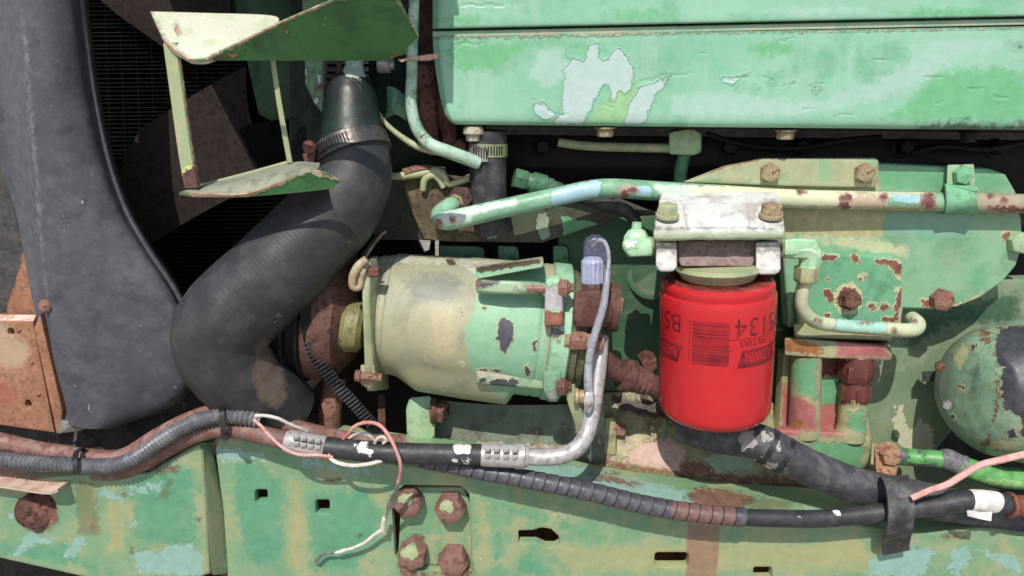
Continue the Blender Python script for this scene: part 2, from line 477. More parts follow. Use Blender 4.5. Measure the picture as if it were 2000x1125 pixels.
fan.part('hub', lathe((650, 300, 190), (650, 300, 260), [(0, 0), (0, 70), (10, 78), (60, 78), (60, 0)], 40), GREASE)

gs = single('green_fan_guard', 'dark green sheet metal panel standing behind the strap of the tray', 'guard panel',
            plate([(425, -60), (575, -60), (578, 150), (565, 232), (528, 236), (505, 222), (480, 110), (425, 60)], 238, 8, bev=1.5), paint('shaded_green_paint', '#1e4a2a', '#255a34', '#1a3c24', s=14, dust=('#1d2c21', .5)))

single('dark_filler', 'nearly black sheet added to darken the gap behind the rear strap of the tray', 'filler', plate([(440, 262), (470, 250), (500, 238), (620, 236), (620, 350), (440, 350)], 230, 6, bev=2), paint('filler_black_green', wear=0, c1='#0c100d', c2='#121713', c3='#0a0a09', s=14, rough=.85, hi=.1))  # dark sheet added where the gap behind the strap lies in shade
# the shroud: a moulded sheet, left face, ridge, then a funnel lip turning inwards
SHROUD = paint('chalky_black_plastic', wear=0, c1='#4c4c52', c2='#55555c', c3='#434349', s=14, rough=.62, bump=.45, dust=('#77757a', .3), spots=('#a09ea0', .3), fine=.1, hi=.4,
               L=[dict(a='la', c=('#55555a', '#626267'), amp=10, soft=14, h=0), dict(a='lb', c='#b9b6b2', amp=5, h=.3, f=.6), dict(a='lc', c=('#7c7a7b', '#8b8988'), amp=8, soft=12, f=.55, h=0)])  # la: left face painted lighter for the light it catches
shroud = Thing('fan_shroud', 'tall dark grey moulded fan shroud with a curved edge beside the rusty panel', 'fan shroud', (200, 835, -20))
SH = []
for y, x0, xr, xe in ((-60, -90, 22, 150), (60, -90, 40, 163), (180, -70, 58, 180), (300, -10, 66, 206), (400, 26, 74, 240), (480, 44, 82, 285), (560, 58, 92, 338), (640, 76, 104, 372), (720, 94, 118, 380), (780, 110, 135, 345)):
    xm = xr*.55+xe*.45
    SH.append([(x0, y, 24), (x0*.5+xr*.5, y, 4), (xr-6, y, -42), (xr+10, y, -50), (xm, y+4, -42), (xe-22, y+6, -15), (xe, y+8, 12)])
SH.append([(122, 826, -14), (134, 829, -30), (146, 832, -48), (158, 836, -52), (188, 838, -48), (214, 838, -30), (232, 832, -6)])
shroud.part('shell', surf(SH, 5, 6, th=6), SHROUD, layers={'la': [[(-60, -80), (50, -80), (62, 180), (75, 400), (95, 640), (140, 850), (90, 850), (40, 500), (0, 200)]],
            'lb': [[(168, 790), (172, 788), (186, 815), (192, 836), (188, 836), (180, 816)]],
            'lc': [[(34, 0), (48, 0), (60, 120), (78, 330), (90, 520), (98, 600), (88, 600), (70, 430), (50, 200)]]})
LIP = []
for r in SH[:10]:
    x, y, d = r[-1]; LIP.append([(x-1, y, d+1), (x+9, y-1, d+6), (x+13, y-2, d+26), (x+16, y-4, d+90)])
shroud.part('rim_lip', surf(LIP, 3, 6, th=4), SHROUD)
shroud.part('rivet', join(lathe((91, 598, -47), (88, 598, -80), [(0, 14), (3, 14), (7, 11.5), (10, 7), (11, 0)], 20)), RUSTPINK, label='rusty domed screw head')

# rusty side panel left of the shroud
RP = rusty('orange_rusted_plate', '#98694f', '#a87a60', '#82604f', L=[dict(a='la', c=('#b59a80', '#a8937c'), amp=9, soft=20, h=0), dict(a='lb', c=('#98594a', '#a56a58'), amp=8, soft=14, h=0), dict(a='lc', c=('#3e3d3f', '#55514f'), amp=5, h=.5)])
sp = Thing('rusty_side_panel', 'orange rusted steel side panel with holes at the lower left edge', 'side panel', (30, 840, 0))
sp.part('face_plate', plate([(-80, 626), (64, 628), (106, 845), (40, 836), (-80, 818)], -16, 22, holes=[ell(21, 648, 6.5, 8, -25), ell(55, 789, 6, 8.5, -20)], bev=2, res=12), RP,
        layers={'la': [ell(20, 690, 50, 40), ell(-20, 650, 60, 30)], 'lb': [ell(-10, 770, 50, 30)], 'lc': []})
sp.part('top_ledge', hull([(-80, 612, 6), (72, 614, 6), (66, 628, -16), (-80, 626, -16), (-80, 624, 14), (70, 624, 14)], 2), paint('sun_bleached_rust', '#cdb3a0', '#dccabb', '#b98f76', s=60, rough=.7))
sp.part('edge_flange', plate([(66, 640), (78, 614), (84, 640), (121, 800), (118, 848), (110, 846)], -22, 14, bev=2, res=14), RP, layers={'la': [], 'lb': [], 'lc': []})
sp.part('upper_plate', plate([(-120, 300), (-5, 300), (20, 380), (46, 480), (78, 618), (-80, 618)], 34, 14, bev=2, res=14), RP,
        layers={'la': [], 'lb': [], 'lc': [[(-130, 100), (10, 150), (30, 320), (48, 486), (14, 610), (-90, 606)]]})
for x, y in ((35, 640), (60, 703), (73, 765)):
    sp.part('spot_weld', lathe((x, y, -17.5), (x, y, -30), [(0, 7), (1.2, 7), (1.6, 5.2), (.9, 3), (.9, 0)], 16), RP)
sp.part('hole_backing', plate(rect(-60, 632, 92, 830), 40, 6, bev=0), GREASE)
single('galvanised_tab', 'small bare galvanised tab under the bottom corner of the grey shroud', 'bracket',
       hull([(112, 818, -18), (150, 824, -34), (168, 838, -24), (150, 843, -22), (118, 846, -26), (112, 846, -6), (160, 838, 0)], 1.5), ZINC)
# dark underside below the shroud
single('lower_cross_member', 'dark greasy cross member in the gap below the grey shroud', 'cross member',
       hull([(90, 850, 30), (420, 790, 60), (640, 810, 80), (640, 870, 80), (300, 900, 20), (90, 900, 10), (420, 800, 160), (640, 820, 160)], 6), paint('muddy_iron', '#3a312c', '#4b4038', '#2b2522', s=25, rough=.8, bump=.8, dust=('#6b5d50', .5)))

# tray bracket ----------------------------------------------------------------
TRAYG = paint('dark_green_tray_paint', '#3f7a43', '#47854b', '#3a6d40', s=12, rust=.14, rough=.4, bump=.2, L=[dict(a='la', c=('#8a5a45', '#a98a6c'), amp=6, soft=2), dict(a='lb', c=('#c3b096', '#a07c62'), amp=4, soft=1.5, h=.4)])
TRAYW = paint('bleached_cream_green_paint', '#c5c5ad', '#d0cfba', '#b5bc9c', s=14, rust=.16, rough=.5, bump=.2, dust=('#a5926f', .2), L=[dict(a='la', c=('#a07a5e', '#b99a7a'), amp=5, soft=2)])
TRAYS = paint('grey_shaded_shelf_paint', '#8d8f7c', '#9c9d86', '#80826f', s=14, rust=.1, rough=.55, streak=('#5f5c52', .6), L=[dict(a='la', c=('#d3cfb8', '#c8bda0'), amp=4, soft=2)])  # shelf shade put into a greyer base colour
STRAPG = paint('yellow_green_strap_paint', '#a3a97c', '#92ab80', '#b0a982', s=18, rust=.1, L=[dict(a='la', c=('#4f3540', '#6b4a3c'), amp=5, edge='#c9cf6a', ew=2), dict(a='lb', c=('#8b5b49', '#7b4a3c'), amp=3)])
tray = Thing('tray_bracket', 'open green sheet metal tray bracket with two shelves hung in front of the fan', 'bracket', (430, 380, -210))
tray.part('front_flange', plate([(x, y, -220-(119-y)*.78) for x, y in ((368, 119), (402, 117), (440, 97), (490, 73), (545, 45), (655, -2), (775, -8), (800, 42), (818, 72), (792, 98), (796, 106), (770, 112), (764, 119))], 0, 5, bev=1, res=8, push=(0, 4, 3)), TRAYG,
          layers={'la': [[(380, 121), (470, 110), (480, 100), (425, 107), (400, 118)], ell(558, 55, 12, 5, 60), ell(503, 80, 14, 4, -25), ell(775, 112, 22, 6)], 'lb': [[(365, 124), (400, 122), (400, 117), (440, 95), (545, 42), (660, -5), (770, -10), (822, 72), (817, 74), (768, -4), (660, 1), (546, 49), (445, 102), (405, 122)]]})
tray.part('sloped_sheet', surf([[(293, 22, -140), (400, 25, -138), (530, 30, -138), (546, 46, -150)], [(308, 55, -170), (390, 65, -170), (500, 62, -170), (548, 48, -160)], [(328, 88, -198), (380, 100, -198), (450, 92, -198), (520, 60, -180)], [(369, 118, -218), (385, 119, -219), (405, 117, -219), (440, 100, -210)]], 8, 8, th=6), TRAYW,
          layers={'la': [ell(345, 56, 6, 16, -20), [(288, 18), (297, 20), (332, 88), (372, 116), (370, 122), (325, 93)], [(372, 122), (405, 121), (445, 100), (440, 95), (400, 114)]]})
tray.part('front_strap', strip([(334, 84, -188), (350, 200, -190), (364, 300, -192), (376, 366, -194)], (1, -.35, 0), 31, 9), STRAPG, layers={'la': [[(357, 330), (388, 326), (392, 370), (360, 372)]], 'lb': [[(347, 80), (353, 80), (390, 360), (384, 360)]]})
tray.part('rear_strap', strip([(533, 118, -130), (545, 200, -132), (566, 318, -136)], (1, .4, 0), 10, 5), STRAPG, layers={'la': [], 'lb': []})
tray.part('lower_shelf', surf([[(392, 362, -136), (470, 342, -132), (570, 317, -128), (625, 318, -130)], [(372, 368, -180), (470, 355, -178), (580, 330, -174), (622, 328, -168)], [(350, 376, -208), (390, 381, -212), (500, 376, -216), (615, 331, -198)]], 8, 8, th=4), TRAYS, layers={'la': [[(345, 372), (392, 382), (480, 382), (540, 365), (600, 335), (620, 335), (540, 380), (390, 388)]]})
tray.part('shelf_lip', surf([[(352, 376, -209), (420, 380, -216), (480, 379, -218), (560, 352, -220), (606, 334, -222), (640, 340, -220), (661, 354, -218)], [(352, 380, -209), (420, 385, -213), (480, 385, -213), (560, 378, -210), (610, 373, -208), (645, 368, -208), (662, 357, -214)]], 8, 5, th=4), TRAYG, layers={'la': [], 'lb': [[(340, 370), (400, 375), (480, 375), (560, 350), (605, 328), (665, 350), (662, 355), (606, 339), (562, 356), (486, 386), (400, 392)]]})
tray.part('rear_rod', tube([(394, 362, -136), (480, 340, -133), (567, 316, -130)], 3.6, 8, 12), STRAPG, layers={'la': [], 'lb': []})

# upper radiator hose ---------------------------------------------------------
HOSE = rubber('radiator_hose_rubber', '#303032', '#39393b', ('#5c5956', .35), .47, bump=.25,
              L=[dict(a='la', c=('#6b5a4d', '#7a6859'), amp=9, soft=14, h=.1, r=.75, f=.65), dict(a='lb', c=('#7d726a', '#6f655f'), amp=3, soft=1, h=.2)])
rh = Thing('radiator_hose', 'thick black bent radiator hose looping in front of the fan', 'hose', (560, 790, -70))
rh.part('hose_wall', tube([(684, 268, -40, 66), (693, 305, -48, 69), (690, 350, -58, 74), (658, 410, -70, 82), (600, 470, -86, 87), (540, 532, -103, 90), (474, 592, -116, 92), (434, 640, -120, 91), (438, 690, -116, 88), (470, 732, -102, 83), (514, 768, -80, 76), (552, 806, -52, 70)], 80, 48, 2.0, rib=(7.5, .0013, 3.0, 6.2), wob=.02), HOSE,
        layers={'la': [[(494, 672), (520, 652), (546, 685), (560, 730), (568, 775), (550, 805), (525, 800), (500, 782), (488, 745), (490, 705)]], 'lb': [[(700, 450), (690, 470), (540, 628), (520, 645), (515, 640), (600, 560), (680, 470)]]})
hc = Thing('hose_clamp', 'worm drive hose clamp around the top of the thick black hose', 'hose clamp', (684, 290, -50))
STEELBAND = paint('dull_steel_band', '#5a5553', '#696462', '#4a4442', s=60, rough=.38, metal=.6, dust=('#574a42', .5))
a_, b_ = (690, 262, -40), (696, 310, -50)
A_, B_ = A3((684, 285, -46)), A3((696, 335, -56))
ax_ = (A3((700, 330, -58))-A3((680, 268, -38))).normalized()
c_ = A3((688, 290, -46))
hc.part('band', lathe(c_-ax_*(13*S), c_+ax_, [(-2, 70.5), (-2, 72), (-1, 73), (29, 74.8), (30, 73.8), (30, 70.5)], 64), STEELBAND)
bms = []
fr = (Vector((0, -1, 0))-ax_*ax_.dot(Vector((0, -1, 0)))).normalized(); rt = ax_.cross(fr)
if rt.x < 0: rt = -rt
for k in range(13):
    an = math.radians(-44+k*4.6); o = fr*math.cos(an)+rt*math.sin(an); tg = (rt*math.cos(an)-fr*math.sin(an))
    p = c_+o*(73.6*scl(c_))+ax_*(.5*S)
    q = bmesh.new(); v = [q.verts.new(p+tg*(i*S)+ax_*(j*S)+o*(h*S)) for i, j, h in ((-1.3, -9, 0), (1.3, -9, 0), (2.1, 9, 0), (-.5, 9, 0), (-1.3, -9, 1), (1.3, -9, 1), (2.1, 9, 1), (-.5, 9, 1))]
    for f in ((4, 5, 6, 7), (0, 1, 5, 4), (1, 2, 6, 5), (2, 3, 7, 6), (3, 0, 4, 7)): q.faces.new([v[i] for i in f])
    bms.append(q)
hc.part('worm_slot', join(*bms), GREASE, kind='stuff')
hc.part('screw', join(lathe((604, 288, -96), (604, 284, -140), [(0, 9), (2, 13), (14, 13), (16, 12), (16, 0)], 20)), RUST)
hc.part('screw_housing', hull([(590, 300, -86), (618, 294, -90), (612, 330, -84), (596, 322, -84), (592, 300, -50), (620, 298, -50), (612, 326, -50)], 2), RUST)

# thermostat outlet cone
OUT = paint('outlet_green_paint', '#14211a', '#1b3125', '#171b18', s=14, rough=.45, L=[dict(a='la', c=('#b9c3bf', '#98b39c'), amp=4), dict(a='lb', c=('#1c2320', '#232825'), amp=8, soft=16, h=0)])  # lb: the tray's shade on the cone top, painted in
single('thermostat_outlet', 'dark green cast water outlet cone above the hose clamp', 'pipe fitting',
       lathe((684, 146, 0), (690, 292, -46), [(0, 0), (0, 24), (6, 34), (16, 41), (40, 48), (90, 56), (130, 62), (165, 64)], 48, sub=5), OUT,
       layers={'la': [[(682, 100), (708, 100), (710, 135), (703, 150), (712, 178), (707, 176), (698, 154), (676, 150), (672, 142), (684, 135)]], 'lb': [[(630, 140), (720, 150), (728, 190), (700, 215), (640, 200)]]})

# hardware seen behind the tray, above the hose
pg = Thing('peeling_green_post', 'narrow green post with peeling paint behind the tray next to the louvres', 'post', (615, 230, 120))
pg.part('post_face', plate([(588, -40), (634, -40), (635, 120), (630, 222), (612, 200), (596, 165)], 110, 20, bev=3, res=6), paint('peeling_green_paint', '#6d9673', '#7ea583', '#55785c', s=22, rust=.4, bump=.6, L=[dict(a='lw', c='#d9d8da', amp=8, h=.8), dict(a='lr', c=('#7d574a', '#8f6a5a'), amp=7, soft=2, h=.4)]), layers={'lw': [ell(623, 156, 6, 9), ell(619, 198, 4, 6), ell(612, 210, 3, 3), ell(626, 212, 4, 3), [(588, 120), (594, 120), (602, 180), (612, 205), (606, 205), (596, 175)]], 'lr': [ell(624, 172, 9, 6), [(630, 100), (638, 100), (638, 225), (633, 225)]]})
lv = Thing('louvred_grille', 'grey louvred grille seen through the gap under the tray', 'grille', (660, 200, 150))
for k in range(9):
    y = 88+k*14
    lv.part('louvre', hull([(630, y, 150), (720, y, 150), (720, y+9, 142), (630, y+9, 142), (630, y+9, 150), (720, y+9, 150)], 1), ZINC)
lv.part('upright', plate(rect(657, 60, 666, 200), 134, 8, bev=1), RUST)
lv.part('backing', plate(rect(625, 60, 730, 215), 175, 8, bev=0), GREASE)
single('aluminium_plug', 'short pale aluminium cylinder under the right end of the tray', 'plug',
       join(lathe((738, 126, 70), (775, 127, 70), [(0, 0), (0, 14), (2, 16), (24, 16), (25, 10), (32, 10), (33, 0)], 20)), ALU)

# dark mass behind the outlet, between tray and hood
bk = Thing('front_engine_casting', 'dark oily green front casting between the hose clamp and the hood', 'engine casting', (760, 330, 150))
bk.part('casting_body', surf([[(565, -60, 215), (700, -60, 205), (850, -60, 200)], [(565, 120, 215), (740, 130, 190), (880, 110, 190)], [(565, 260, 205), (745, 250, 100), (900, 240, 170)], [(565, 420, 200), (760, 360, 120), (910, 360, 160)]], 10, 8, th=10), DKGREEN)
single('light_drip_bracket', 'bright grey green painted neck dripping onto the dark outlet cone', 'pipe neck', lathe((694, 100, 0), (690, 158, -20), [(0, 16), (30, 17), (40, 20), (56, 26), (60, 20), (60, 0)], 24), paint('drip_paint', '#a9b3b2', '#93a899', '#b9c2c0', s=30, rust=.1))
bk.part('painted_lug', surf([[(756, 168, 45), (772, 172, 34), (790, 186, 42)], [(756, 205, 32), (770, 200, 18), (792, 214, 28)], [(752, 232, 35), (772, 224, 24), (794, 236, 34)]], 6, 6, th=6), paint('lug_green_paint', '#5a8a6b', '#6d9a80', '#4b7458', s=30, rust=.1))
mf = Thing('rusty_manifold', 'flaking rust brown manifold casting beside the hood corner', 'manifold', (850, 290, 110))
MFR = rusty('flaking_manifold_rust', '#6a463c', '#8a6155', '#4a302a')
mf.part('runner', rough_up(tube([(835, 130, 100, 20), (832, 180, 92, 22), (838, 235, 92, 16), (850, 300, 100, 15)], 20, 20, 5), 4), MFR)
mf.part('runner', rough_up(tube([(862, 130, 120, 22), (868, 200, 112, 22), (876, 260, 105, 16), (880, 310, 105, 16)], 20, 20, 5), 4), MFR)
mf.part('stud', hexb((905, 285, 105), 15, 22, (-.3, -1, 0)), MFR)
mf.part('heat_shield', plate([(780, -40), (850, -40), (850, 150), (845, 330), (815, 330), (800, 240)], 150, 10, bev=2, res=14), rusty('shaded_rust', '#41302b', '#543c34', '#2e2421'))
single('torn_copper_strip', 'torn strip of pale copper coloured metal under the tray corner', 'metal strip',
       surf([[(778, 116, -60), (800, 112, -50), (830, 107, -30), (856, 104, -6)], [(784, 121, -60), (805, 116, -50), (832, 119, -30), (856, 114, -6)]], 6, 3, th=2), paint('torn_copper', '#d9a68e', '#e0b7a2', '#b37a63', s=60, rough=.6))
single('thin_pale_pipe', 'thin pale fuel pipe curving under the thicker green pipe by the hood corner', 'pipe', tube([(728, 205, 20, 5), (752, 240, 20, 5), (785, 268, 18, 6), (820, 288, 16, 7), (870, 300, 14, 7)], 6, 12, 5), CREAMGREEN)
LINEG = paint('streaked_pale_green_pipe_paint', '#a8c4ad', '#b8cdbd', '#6f9f7d', s=26, rust=.3, rough=.4)
single('green_fuel_line', 'pale green pipe dropping past the hood corner and bending right', 'pipe',
       tube([(810, -40, 0, 10), (807, 60, 0, 10.5), (804, 150, 0, 11), (803, 200, 0, 11.5), (812, 245, 0, 12), (838, 280, -2, 12.5), (880, 298, 0, 13), (935, 318, 20, 13)], 12, 16, 5), LINEG)

# ================================================================ HOOD
HOODM = paint('faded_mint_hood_paint', '#7ebb96', '#90c5a5', '#72b089', s=9, rough=.42, bump=.35, dust=('#a5c0b2', .3), fine=.05, hi=.5, rust=.05, streak=('#a9c6b4', .35),
              L=[dict(a='lg', c=('#5fae72', '#6cb67c'), amp=14, soft=22, h=0, f=.85), dict(a='lp', c=('#abcbbb', '#a2c4b3'), amp=14, soft=22, h=0, f=.8), dict(a='ld', c=('#5d6660', '#47504c'), amp=14, soft=14, h=.2, f=.85),
                 dict(a='ly', c=('#8fbb7d', '#9ec98c'), amp=8, soft=9, h=.1, f=.7), dict(a='lw', c=('#aec6bd', '#b7cdc6'), amp=6, ns=100, soft=2, h=.6), dict(a='lr', c=('#c9c4ae', '#a08a70'), amp=8, soft=1.5, h=.6), dict(a='lx', c=('#a9d6bb', '#98ccab'), amp=1.5, soft=1, h=-.5, ns=90)])
hood = Thing('hood_side_panel', 'big peeling mint green sheet metal hood side along the top', 'hood panel', (1430, 250, 20))
W1 = [[(1150, 88), (1166, 82), (1170, 110), (1182, 118), (1204, 88), (1228, 110), (1236, 135), (1238, 165), (1222, 186), (1212, 172), (1208, 185), (1200, 200), (1190, 196), (1194, 180), (1186, 160), (1172, 175), (1160, 200), (1148, 225), (1140, 243), (1085, 243), (1075, 235), (1098, 222), (1100, 140), (1094, 137), (1112, 120), (1125, 108), (1142, 122)],
      [(1042, 200), (1060, 196), (1072, 212), (1086, 224), (1072, 232), (1058, 232), (1046, 222)], [(1280, 160), (1312, 146), (1285, 180), (1270, 205), (1258, 243), (1216, 243), (1228, 205), (1250, 172)],
      [(1406, 154), (1418, 148), (1466, 143), (1442, 152), (1428, 166), (1418, 162)], [(1584, 171), (1598, 166), (1612, 170), (1600, 178), (1592, 178)], [(1532, 168), (1550, 160), (1546, 166)]]
LAY = {'lw': W1, 'ly': [[(1172, 195), (1215, 150), (1240, 120), (1240, 170), (1300, 158), (1260, 180), (1225, 243), (1140, 243)]],
       'lg': [[(870, 72), (1080, 72), (1180, 80), (1210, 110), (1140, 110), (1060, 85), (980, 140), (900, 155), (860, 120)], [(1680, 240), (1760, 200), (1830, 130), (1960, 120), (2020, 160), (2020, 243), (1780, 245)], ell(900, 40, 60, 20), ell(1250, 30, 80, 20), ell(1510, 95, 60, 25), ell(1840, 25, 120, 18)],
       'lp': [[(1040, 85), (1110, 82), (1120, 140), (1080, 190), (1020, 160)], [(1300, 180), (1400, 170), (1600, 190), (1700, 150), (1800, 90), (1900, 75), (1900, 110), (1750, 200), (1550, 240), (1300, 240)], ell(1600, 20, 120, 18), ell(1000, 10, 40, 12), ell(1880, 90, 120, 22)],
       'ld': [[(1790, 248), (1800, 238), (1830, 236), (1880, 230), (1940, 240), (2010, 232), (2020, 262), (1790, 262)], ell(1985, 90, 20, 12)],
       'lx': [[(x+k*sx*6, y+math.sin(k*.9+x)*2.2-k*sy-t) for k in range(n)]+[(x+k*sx*6, y+math.sin(k*.9+x)*2.2-k*sy+t) for k in range(n-1, -1, -1)]
              for x, y, n, sx, sy, t in ((858, 112, 10, 1, 3.6, 1), (880, 88, 12, 1, .3, .8), (1095, 135, 5, .8, 5, 1.2), (1206, 88, 9, .7, -6, 1.4), (1240, 164, 13, 1, 1.6, 1.4), (1405, 158, 11, 1, .8, 1.5), (1578, 168, 7, 1, .2, 1.6), (1480, 150, 6, 1, -1, 1), (1530, 170, 5, 1, 2, 1.2), (1520, 80, 6, 1, 1, 1), (1800, 155, 8, 1, 1, .8), (1890, 175, 7, 1, .6, 1), (1825, 205, 4, 1, 2, 1), (1570, 215, 5, 1, 1.5, .8), (1040, 195, 6, 1, -4, 1.2), (1080, 222, 6, 1, -.5, 1.2), (900, 10, 18, .9, 0, .8), (958, 30, 4, .5, 6, 1), (1310, 150, 8, 1, 1.2, .8), (1180, 205, 4, 1, -2, 1), (1940, 190, 6, 1, 0, .8), (1630, 228, 7, 1, 1, .8), (1355, 110, 5, 1, 2, .8), (1700, 120, 6, 1, 1, .7))],
       'lr': [[(846, 69), (1100, 64), (1400, 57), (1700, 54), (2060, 44), (2060, 50), (1700, 58), (1400, 62), (1100, 70), (846, 73)]]}
def hd(x): return 0-12*(x-845)/1155
def hoodrow(prof, xs, yl, yr):
    rows = []
    for f, dd, k in prof:
        rows.append([(x+k*max(0, 1-(x-845)/26.), yl+(yr-yl)*(x-845)/1155+f, hd(x)+dd) for x in xs])
    return rows
XS = [845, 852, 860]+list(range(880, 2120, 40))
# lower panel: height runs from y=70..243 at the left, 52..255 at the right
rows = []
for v, dd, k in ((0, 18, 0), (0.01, 2, 0), (.03, 0, 0), (.2, 0, 2), (.4, 0, 6), (.6, 0, 12), (.75, 0, 17), (.88, 0, 24), (.95, 2, 31), (.985, 7, 38), (1.0, 16, 42), (1.0, 60, 42)):
    r = []
    for x in XS:
        yt = 70-19*(x-845)/1155; yb = 243+11*(x-845)/1155
        r.append((x+k*max(0, 1-(x-845)/60.), yt+(yb-yt)*v, hd(x)+dd+max(0, 1-(x-845)/14.)*14))
    rows.append(r)
hood.part('lower_panel', surf(rows, 4, 7, th=4), HOODM, layers=LAY)
rows = []
for v, dd in ((-1.6, 0), (-.5, 0), (.2, 0), (.6, 0), (.93, 0), (.985, 4), (1.0, 14), (1.0, 40)):
    rows.append([(x, -40+v*0+(57-25*(x-845)/1155+40)*v if v > 0 else -40+v*120, hd(x)-2+dd+max(0, 1-(x-845)/14.)*14) for x in XS])
hood.part('upper_panel', surf(rows, 4, 7, th=4), HOODM, layers=LAY)
rows = [[(x, 57-25*(x-845)/1155+v, hd(x)+dd) for x in [845]+XS[3:]] for v, dd in ((2, 36), (4, 14), (6, 8), (16, 8))]
hood.part('seam_flange', surf(rows, 3, 3, th=4), paint('seam_green_paint', '#8eb193', '#a3bd9c', '#b5b59a', s=30, rust=.35))
hood.part('shade_side_panel', plate([(180, -292), (820, -292), (820, -68), (180, -68)], -165, 6, bev=0), HOODM, layers={k: [] for k in LAY})  # unseen panel added to keep the sun off the fan bay
hood.part('shade_top_sheet', hull([(150, -290, -170), (830, -290, -170), (830, -330, 62), (150, -330, 62), (150, -300, -170), (830, -300, -170), (830, -345, 62), (150, -345, 62)], 0), HOODM, layers={k: [] for k in LAY})  # unseen sheet added above it to block the higher sun rays
hood.part('shade_hood_top', hull([(-500, -330, 60), (2600, -330, 60), (2600, -330, 620), (-500, -330, 620), (-500, -345, 60), (2600, -345, 620)], 0), HOODM, layers={k: [] for k in LAY})  # unseen hood top added to shade the engine bay
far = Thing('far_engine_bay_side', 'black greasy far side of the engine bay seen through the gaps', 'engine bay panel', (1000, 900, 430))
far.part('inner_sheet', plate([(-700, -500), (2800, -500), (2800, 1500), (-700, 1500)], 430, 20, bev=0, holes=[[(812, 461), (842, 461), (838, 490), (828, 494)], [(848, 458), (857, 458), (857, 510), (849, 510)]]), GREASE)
hood.part('underside', hull([(900, 246, 40), (2120, 262, 30), (2120, 262, 200), (900, 246, 200), (900, 230, 40), (2120, 240, 30), (2120, 200, 200), (900, 200, 200)], 1), GREASE)  # black ceiling added to keep the gap under the hood dark
for i, (x, y) in enumerate(((925, 246), (1182, 248), (1535, 253), (1893, 258))):
    if i == 0:
        hood.part('bolt', join(lathe((925, 246, 26), (925, 290, 26), [(0, 15), (4, 20), (14, 21), (17, 18), (17, 0)], 20), hexb((925, 262, 26), 15, 14, (0, 0, -1))), paint('pale_capped_bolt', '#a9b8a8', '#c0b49d', '#9a7a63', s=70, rust=.4, rough=.5))
    else:
        hood.part('bolt', hexb((x, y, 26), 16.5 if i < 3 else 15, 15, (0, 0, -1), .3, washer=21 if i < 3 else 17), PALEBOLT if i < 3 else GREASE)
# ================================================================ ENGINE BLOCK and what is bolted to it
BLK = paint('block_green_paint', '#335c40', '#3d6a4a', '#4c6a4c', s=14, rust=.12, dust=('#5f5a45', .35))
BLKPALE = paint('block_pale_olive_paint', '#959067', '#a8a074', '#7c7f5a', s=24, rust=.45, dust=('#5f4a36', .7),
                L=[dict(a='lr', c=('#6b4432', '#85593f'), amp=12, soft=10, h=.2), dict(a='lp', c=('#b09082', '#c0a08f'), amp=10, soft=8, h=.1), dict(a='lk', c=('#4b3a2f', '#3a302a'), amp=12, soft=16, h=.1), dict(a='lg', c=('#8fa583', '#9fb08f'), amp=8, soft=5, h=.1)])
eb = Thing('engine_block', 'green cast engine block wall behind the red filter and the compressor', 'engine block', (1300, 900, 170))
eb.part('block_wall', plate([(1090, 415), (1560, 415), (1560, 820), (1090, 820)], 135, 40, bev=6, res=30), BLK)
eb.part('block_wall', plate([(1500, 560), (2130, 540), (2130, 960), (1500, 960)], 160, 30, bev=6, res=24),
        paint('block_grey_green_paint', '#6f8a68', '#7f9372', '#8d9a7a', s=12, rust=.08, dust=('#8a8467', .3), L=[dict(a='lr', c=('#a35a5c', '#8f5550'), amp=16, soft=30, h=0, f=.55), dict(a='lc', c=('#c9c9aa', '#bdbf9c'), amp=8, soft=5, h=.2), dict(a='ld', c=('#3f5e45', '#4a6a4e'), amp=12, soft=20, h=0)]),  # lr glow off the filter, lc lit patch, ld cover's shadow: all painted
        layers={'lr': [ell(1700, 730, 60, 22), [(1500, 740), (1630, 760), (1630, 850), (1500, 850)]], 'lc': [[(1745, 790), (1765, 785), (1775, 840), (1815, 800), (1830, 890), (1770, 890), (1740, 840)]], 'ld': [[(1760, 600), (2000, 560), (2000, 640), (1860, 640), (1790, 690), (1755, 680)]]})
for x0, x1 in ((858, 946), (972, 1013), (1080, 1110)):
    eb.part('green_rib', hull([(x0, 479, 118), (x1, 481, 118), (x1+2, 520, 118), (x0, 520, 118), (x0, 479, 150), (x1, 520, 150)], 4), MIDGREEN)
eb.part('cylinder_head', hull([(890, 262, 150), (2130, 275, 150), (2130, 320, 140), (890, 330, 140), (890, 262, 260), (2130, 275, 260), (2130, 420, 260), (890, 420, 260)], 6), GREASE)
for x in (1060, 1420, 1560, 1760, 1940):
    eb.part('head_bolt', hexb((x, 290, 146), 15, 22, (0, -1, .2), x*.1, washer=20), GREASE)
eb.part('injector_pipe', tube([(1380, 262, 130, 6), (1460, 284, 118, 6), (1560, 290, 116, 6), (1640, 276, 122, 6), (1720, 268, 130, 6)], 6, 12, 6), GREASE)
eb.part('injector_pipe', tube([(1780, 300, 120, 6), (1840, 286, 112, 6), (1920, 292, 112, 6), (2010, 276, 120, 6)], 6, 12, 6), GREASE)
eb.part('head_gasket_face', plate([(980, 330), (1360, 330), (1345, 420), (980, 420)], 190, 20, bev=2), GREASE)
eb.part('core_plug', join(lathe((1276, 533, 134), (1276, 533, 60), [(0, 52), (7, 52), (9, 47), (9, 42), (1, 40), (-3, 36), (-3, 0)], 40)), BLK)
